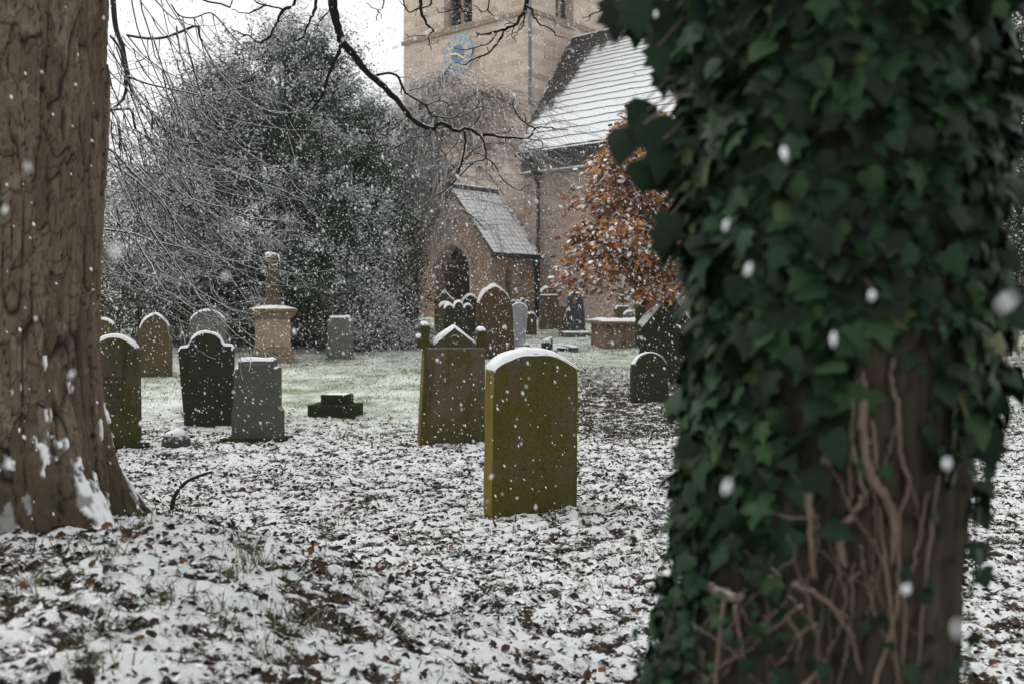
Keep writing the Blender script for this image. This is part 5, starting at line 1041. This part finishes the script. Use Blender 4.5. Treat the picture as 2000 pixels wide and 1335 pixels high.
for px, py, s_z, d_ in [(1222, 268, .088, .35), (1262, 215, .085, .3), (1247, 332, .072, .32), (1258, 262, .05, .3), (1205, 20, .085, .3), (1240, 12, .09, .28), (1245, 60, .06, .25), (1280, 250, .09, .25), (1296, 300, .085, .2), (1285, 110, .07, .2), (1290, 160, .05, .2), (1310, 440, .075, .15), (1300, 475, .07, .15), (1290, 60, .08, .2), (1300, 20, .08, .2), (1985, 20, .07, .2), (1975, 110, .08, .25), (1960, 60, .07, .2), (1990, 200, .06, .2), (1950, 330, .08, .1), (1985, 360, .07, .2), (1960, 410, .07, .15), (1925, 960, .055, .1), (1935, 930, .04, .12), (1915, 1010, .05, .1), (1908, 1080, .05, .1), (1980, 640, .06, .2), (1960, 250, .06, .2), (1985, 290, .06, .2)]:
    p = np.array(P(px, py-20, Yi-.05+random.uniform(-.06, .06))-b); pos.append(p); side = -1 if px < 1600 else 1; nr.append(np.array([side*.25, -1, .1])+rng.normal(size=3)*.25); dr.append(np.array([random.gauss(0, .15), 0, -1.])); sz.append(s_z); rn.append(random.uniform(.1, .45))
    cxx, hww = prof(p[2]); rt = np.array([cxx+side*hww*.93, -.1, p[2]+.05]); mbs.tube(smooth_path([rt, (rt+p)/2+[0, 0, .03], p], 4), .0022, 4, False); mbs.build('leaf_stalk', MSt, it); mbs = MB()
n = len(pos); pos = np.array(pos); nr = np.array(nr); dr = np.array(dr); sz = np.array(sz); rn = np.array(rn); e_ = rng.random(n) < .35; e_[-29:] = [True, True, True, True]+[False]*25
instances(mb, IV, IF_, pos[~e_], nr[~e_], dr[~e_], sz[~e_]*1.05, rnd=rn[~e_], snow=0*rn[~e_]); instances(mb, IVe, IFe, pos[e_], nr[e_], dr[e_], sz[e_], rnd=rn[e_], snow=0*rn[e_])
mb.build('ivy_leaves', MI, it, True)

# ------------------------------------------------------------------ falling snow
MF = G('snowflake', .8, .1); MF = MF.col((.86, .87, .9))
def flakes(mb, pos, rad, el):
    n = len(pos); d = np.array([.38, -.1, -1.0])+rng.normal(size=(n, 3))*.28; d = unit(d); s = unit(np.cross(d, rdir(n))); t = np.cross(d, s)
    T = np.array([(0, 0, 1), (1, 0, 0), (0, 1, 0), (-1, 0, 0), (0, -1, 0), (0, 0, -1)]); j = 1+.35*(rng.random((n, 6))-.5)
    V = pos[:, None]+(T[None, :, :1]*s[:, None]+T[None, :, 1:2]*t[:, None]+T[None, :, 2:]*d[:, None]*el[:, None, None])*(rad[:, None]*j)[..., None]
    f = np.array([(0, 1, 2), (0, 2, 3), (0, 3, 4), (0, 4, 1), (5, 2, 1), (5, 3, 2), (5, 4, 3), (5, 1, 4)])
    mb.add(V.reshape(-1, 3), None, (f[None]+np.arange(n)[:, None, None]*6).reshape(-1, 3))
mb = MB(); n = 62000; y = 2.4+ (rng.random(n)**.50)*17; x = (rng.random(n)*2-1)*(.62*y+.6); z = CAMZ+(rng.random(n)*1.0*(.32+.40)-.40)*y*1.12
ok = z > ground(x, y)+.02; x, y, z = x[ok], y[ok], z[ok]; n = len(x)
flakes(mb, np.stack([x, y, z], -1), (.0024+.0044*rng.random(n)**1.6), 1.2+1.1*rng.random(n))
n = 36000; y = 13+rng.random(n)*16; x = (rng.random(n)*2-1)*(.60*y); z = CAMZ+(rng.random(n)*.66-.20)*y; ok = z > ground(x, y)+.05; n = int(ok.sum()); flakes(mb, np.stack([x, y, z], -1)[ok], .0045+.005*rng.random(n), 1.2+.8*rng.random(n))
sf = mb.build('falling_snow', MF, None, True); tag(sf, 'white snowflakes falling through the air over the whole churchyard', 'snow', kind='stuff')
big = [(55, 325, 1.15, 'blurred snowflake in front of the upper bark trunk'), (10, 410, 1.5, 'small bright snowflake at the left edge over the bark trunk'), (70, 622, 2.2, 'sharp small snowflake in front of the middle of the bark trunk'), (140, 730, 1.5, 'blurred snowflake low over the bark trunk'), (225, 492, .8, 'large faint snowflake before the drooping twigs'), (441, 540, 1.1, 'hazy snowflake left of the broken column'), (360, 75, 2.5, 'tiny snowflake near the kinked twig against the sky'), (1418, 440, 1.25, 'pale snowflake over the upper left ivy'), (1461, 527, 1.2, 'pale snowflake in the middle of the ivy, left half'), (1628, 662, 1.2, 'white snowflake in the middle of the ivy above the thickest stem'), (1703, 577, 1.15, 'snowflake beside the top of the thickest ivy stem'), (1420, 950, 1.0, 'soft white snowflake over the lower left ivy'), (1850, 905, 1.05, 'white snowflake over the bare bark at right of the ivy trunk'), (1872, 1228, .66, 'big blurred snowflake at the lower right edge of the ivy trunk'), (1965, 592, .62, 'biggest blurred snowflake at the right edge of the ivy trunk'), (1281, 28, 1.6, 'bright snowflake among the top left ivy leaves'), (1770, 1150, 1.1, 'oblong snowflake between the thin stems low on the ivy trunk'), (1532, 300, 1.3, 'small snowflake over the upper middle ivy'), (960, 930, 2.6, 'white snowflake in front of the left edge of the front gravestone'), (1018, 866, 3.0, 'small white snowflake on the middle of the front gravestone')]
for px, py, Y, lab in big:
    m = MB(); bm = bmesh.new(); bmesh.ops.create_icosphere(bm, subdivisions=2, radius=1)
    r = random.uniform(.0028, .0046)
    for v in bm.verts: v.co = Vector((v.co.x*r*random.uniform(.7, 1.25), v.co.y*r*random.uniform(.7, 1.25), v.co.z*r*1.3*random.uniform(.75, 1.2)))
    o = bm_obj('snowflake', bm, MF, None, True); o.location = P(px, py, Y); o.rotation_euler = (.2, random.uniform(-.2, .8), 0); o.scale = (random.uniform(.55, 1.1), 1, random.uniform(.9, 1.7)); tag(o, lab, 'snowflake', 'nearest falling snowflakes')

# ------------------------------------------------------------------ thin snow haze
mb = MB(); mb.box(-60, 60, -12, 75, -1.2, 30); gH = bpy.data.materials.new('snow haze'); gH.use_nodes = True; nt = gH.node_tree; nt.nodes.clear()
ho = nt.nodes.new('ShaderNodeOutputMaterial'); hv = nt.nodes.new('ShaderNodeVolumePrincipled'); hv.inputs['Color'].default_value = (.93, .94, .95, 1); hv.inputs['Density'].default_value = 0.0012; hv.inputs['Anisotropy'].default_value = 0.2; nt.links.new(hv.outputs[0], ho.inputs['Volume'])
tag(mb.build('haze', gH), 'thin pale haze of fine snow in the air', 'haze', kind='stuff')
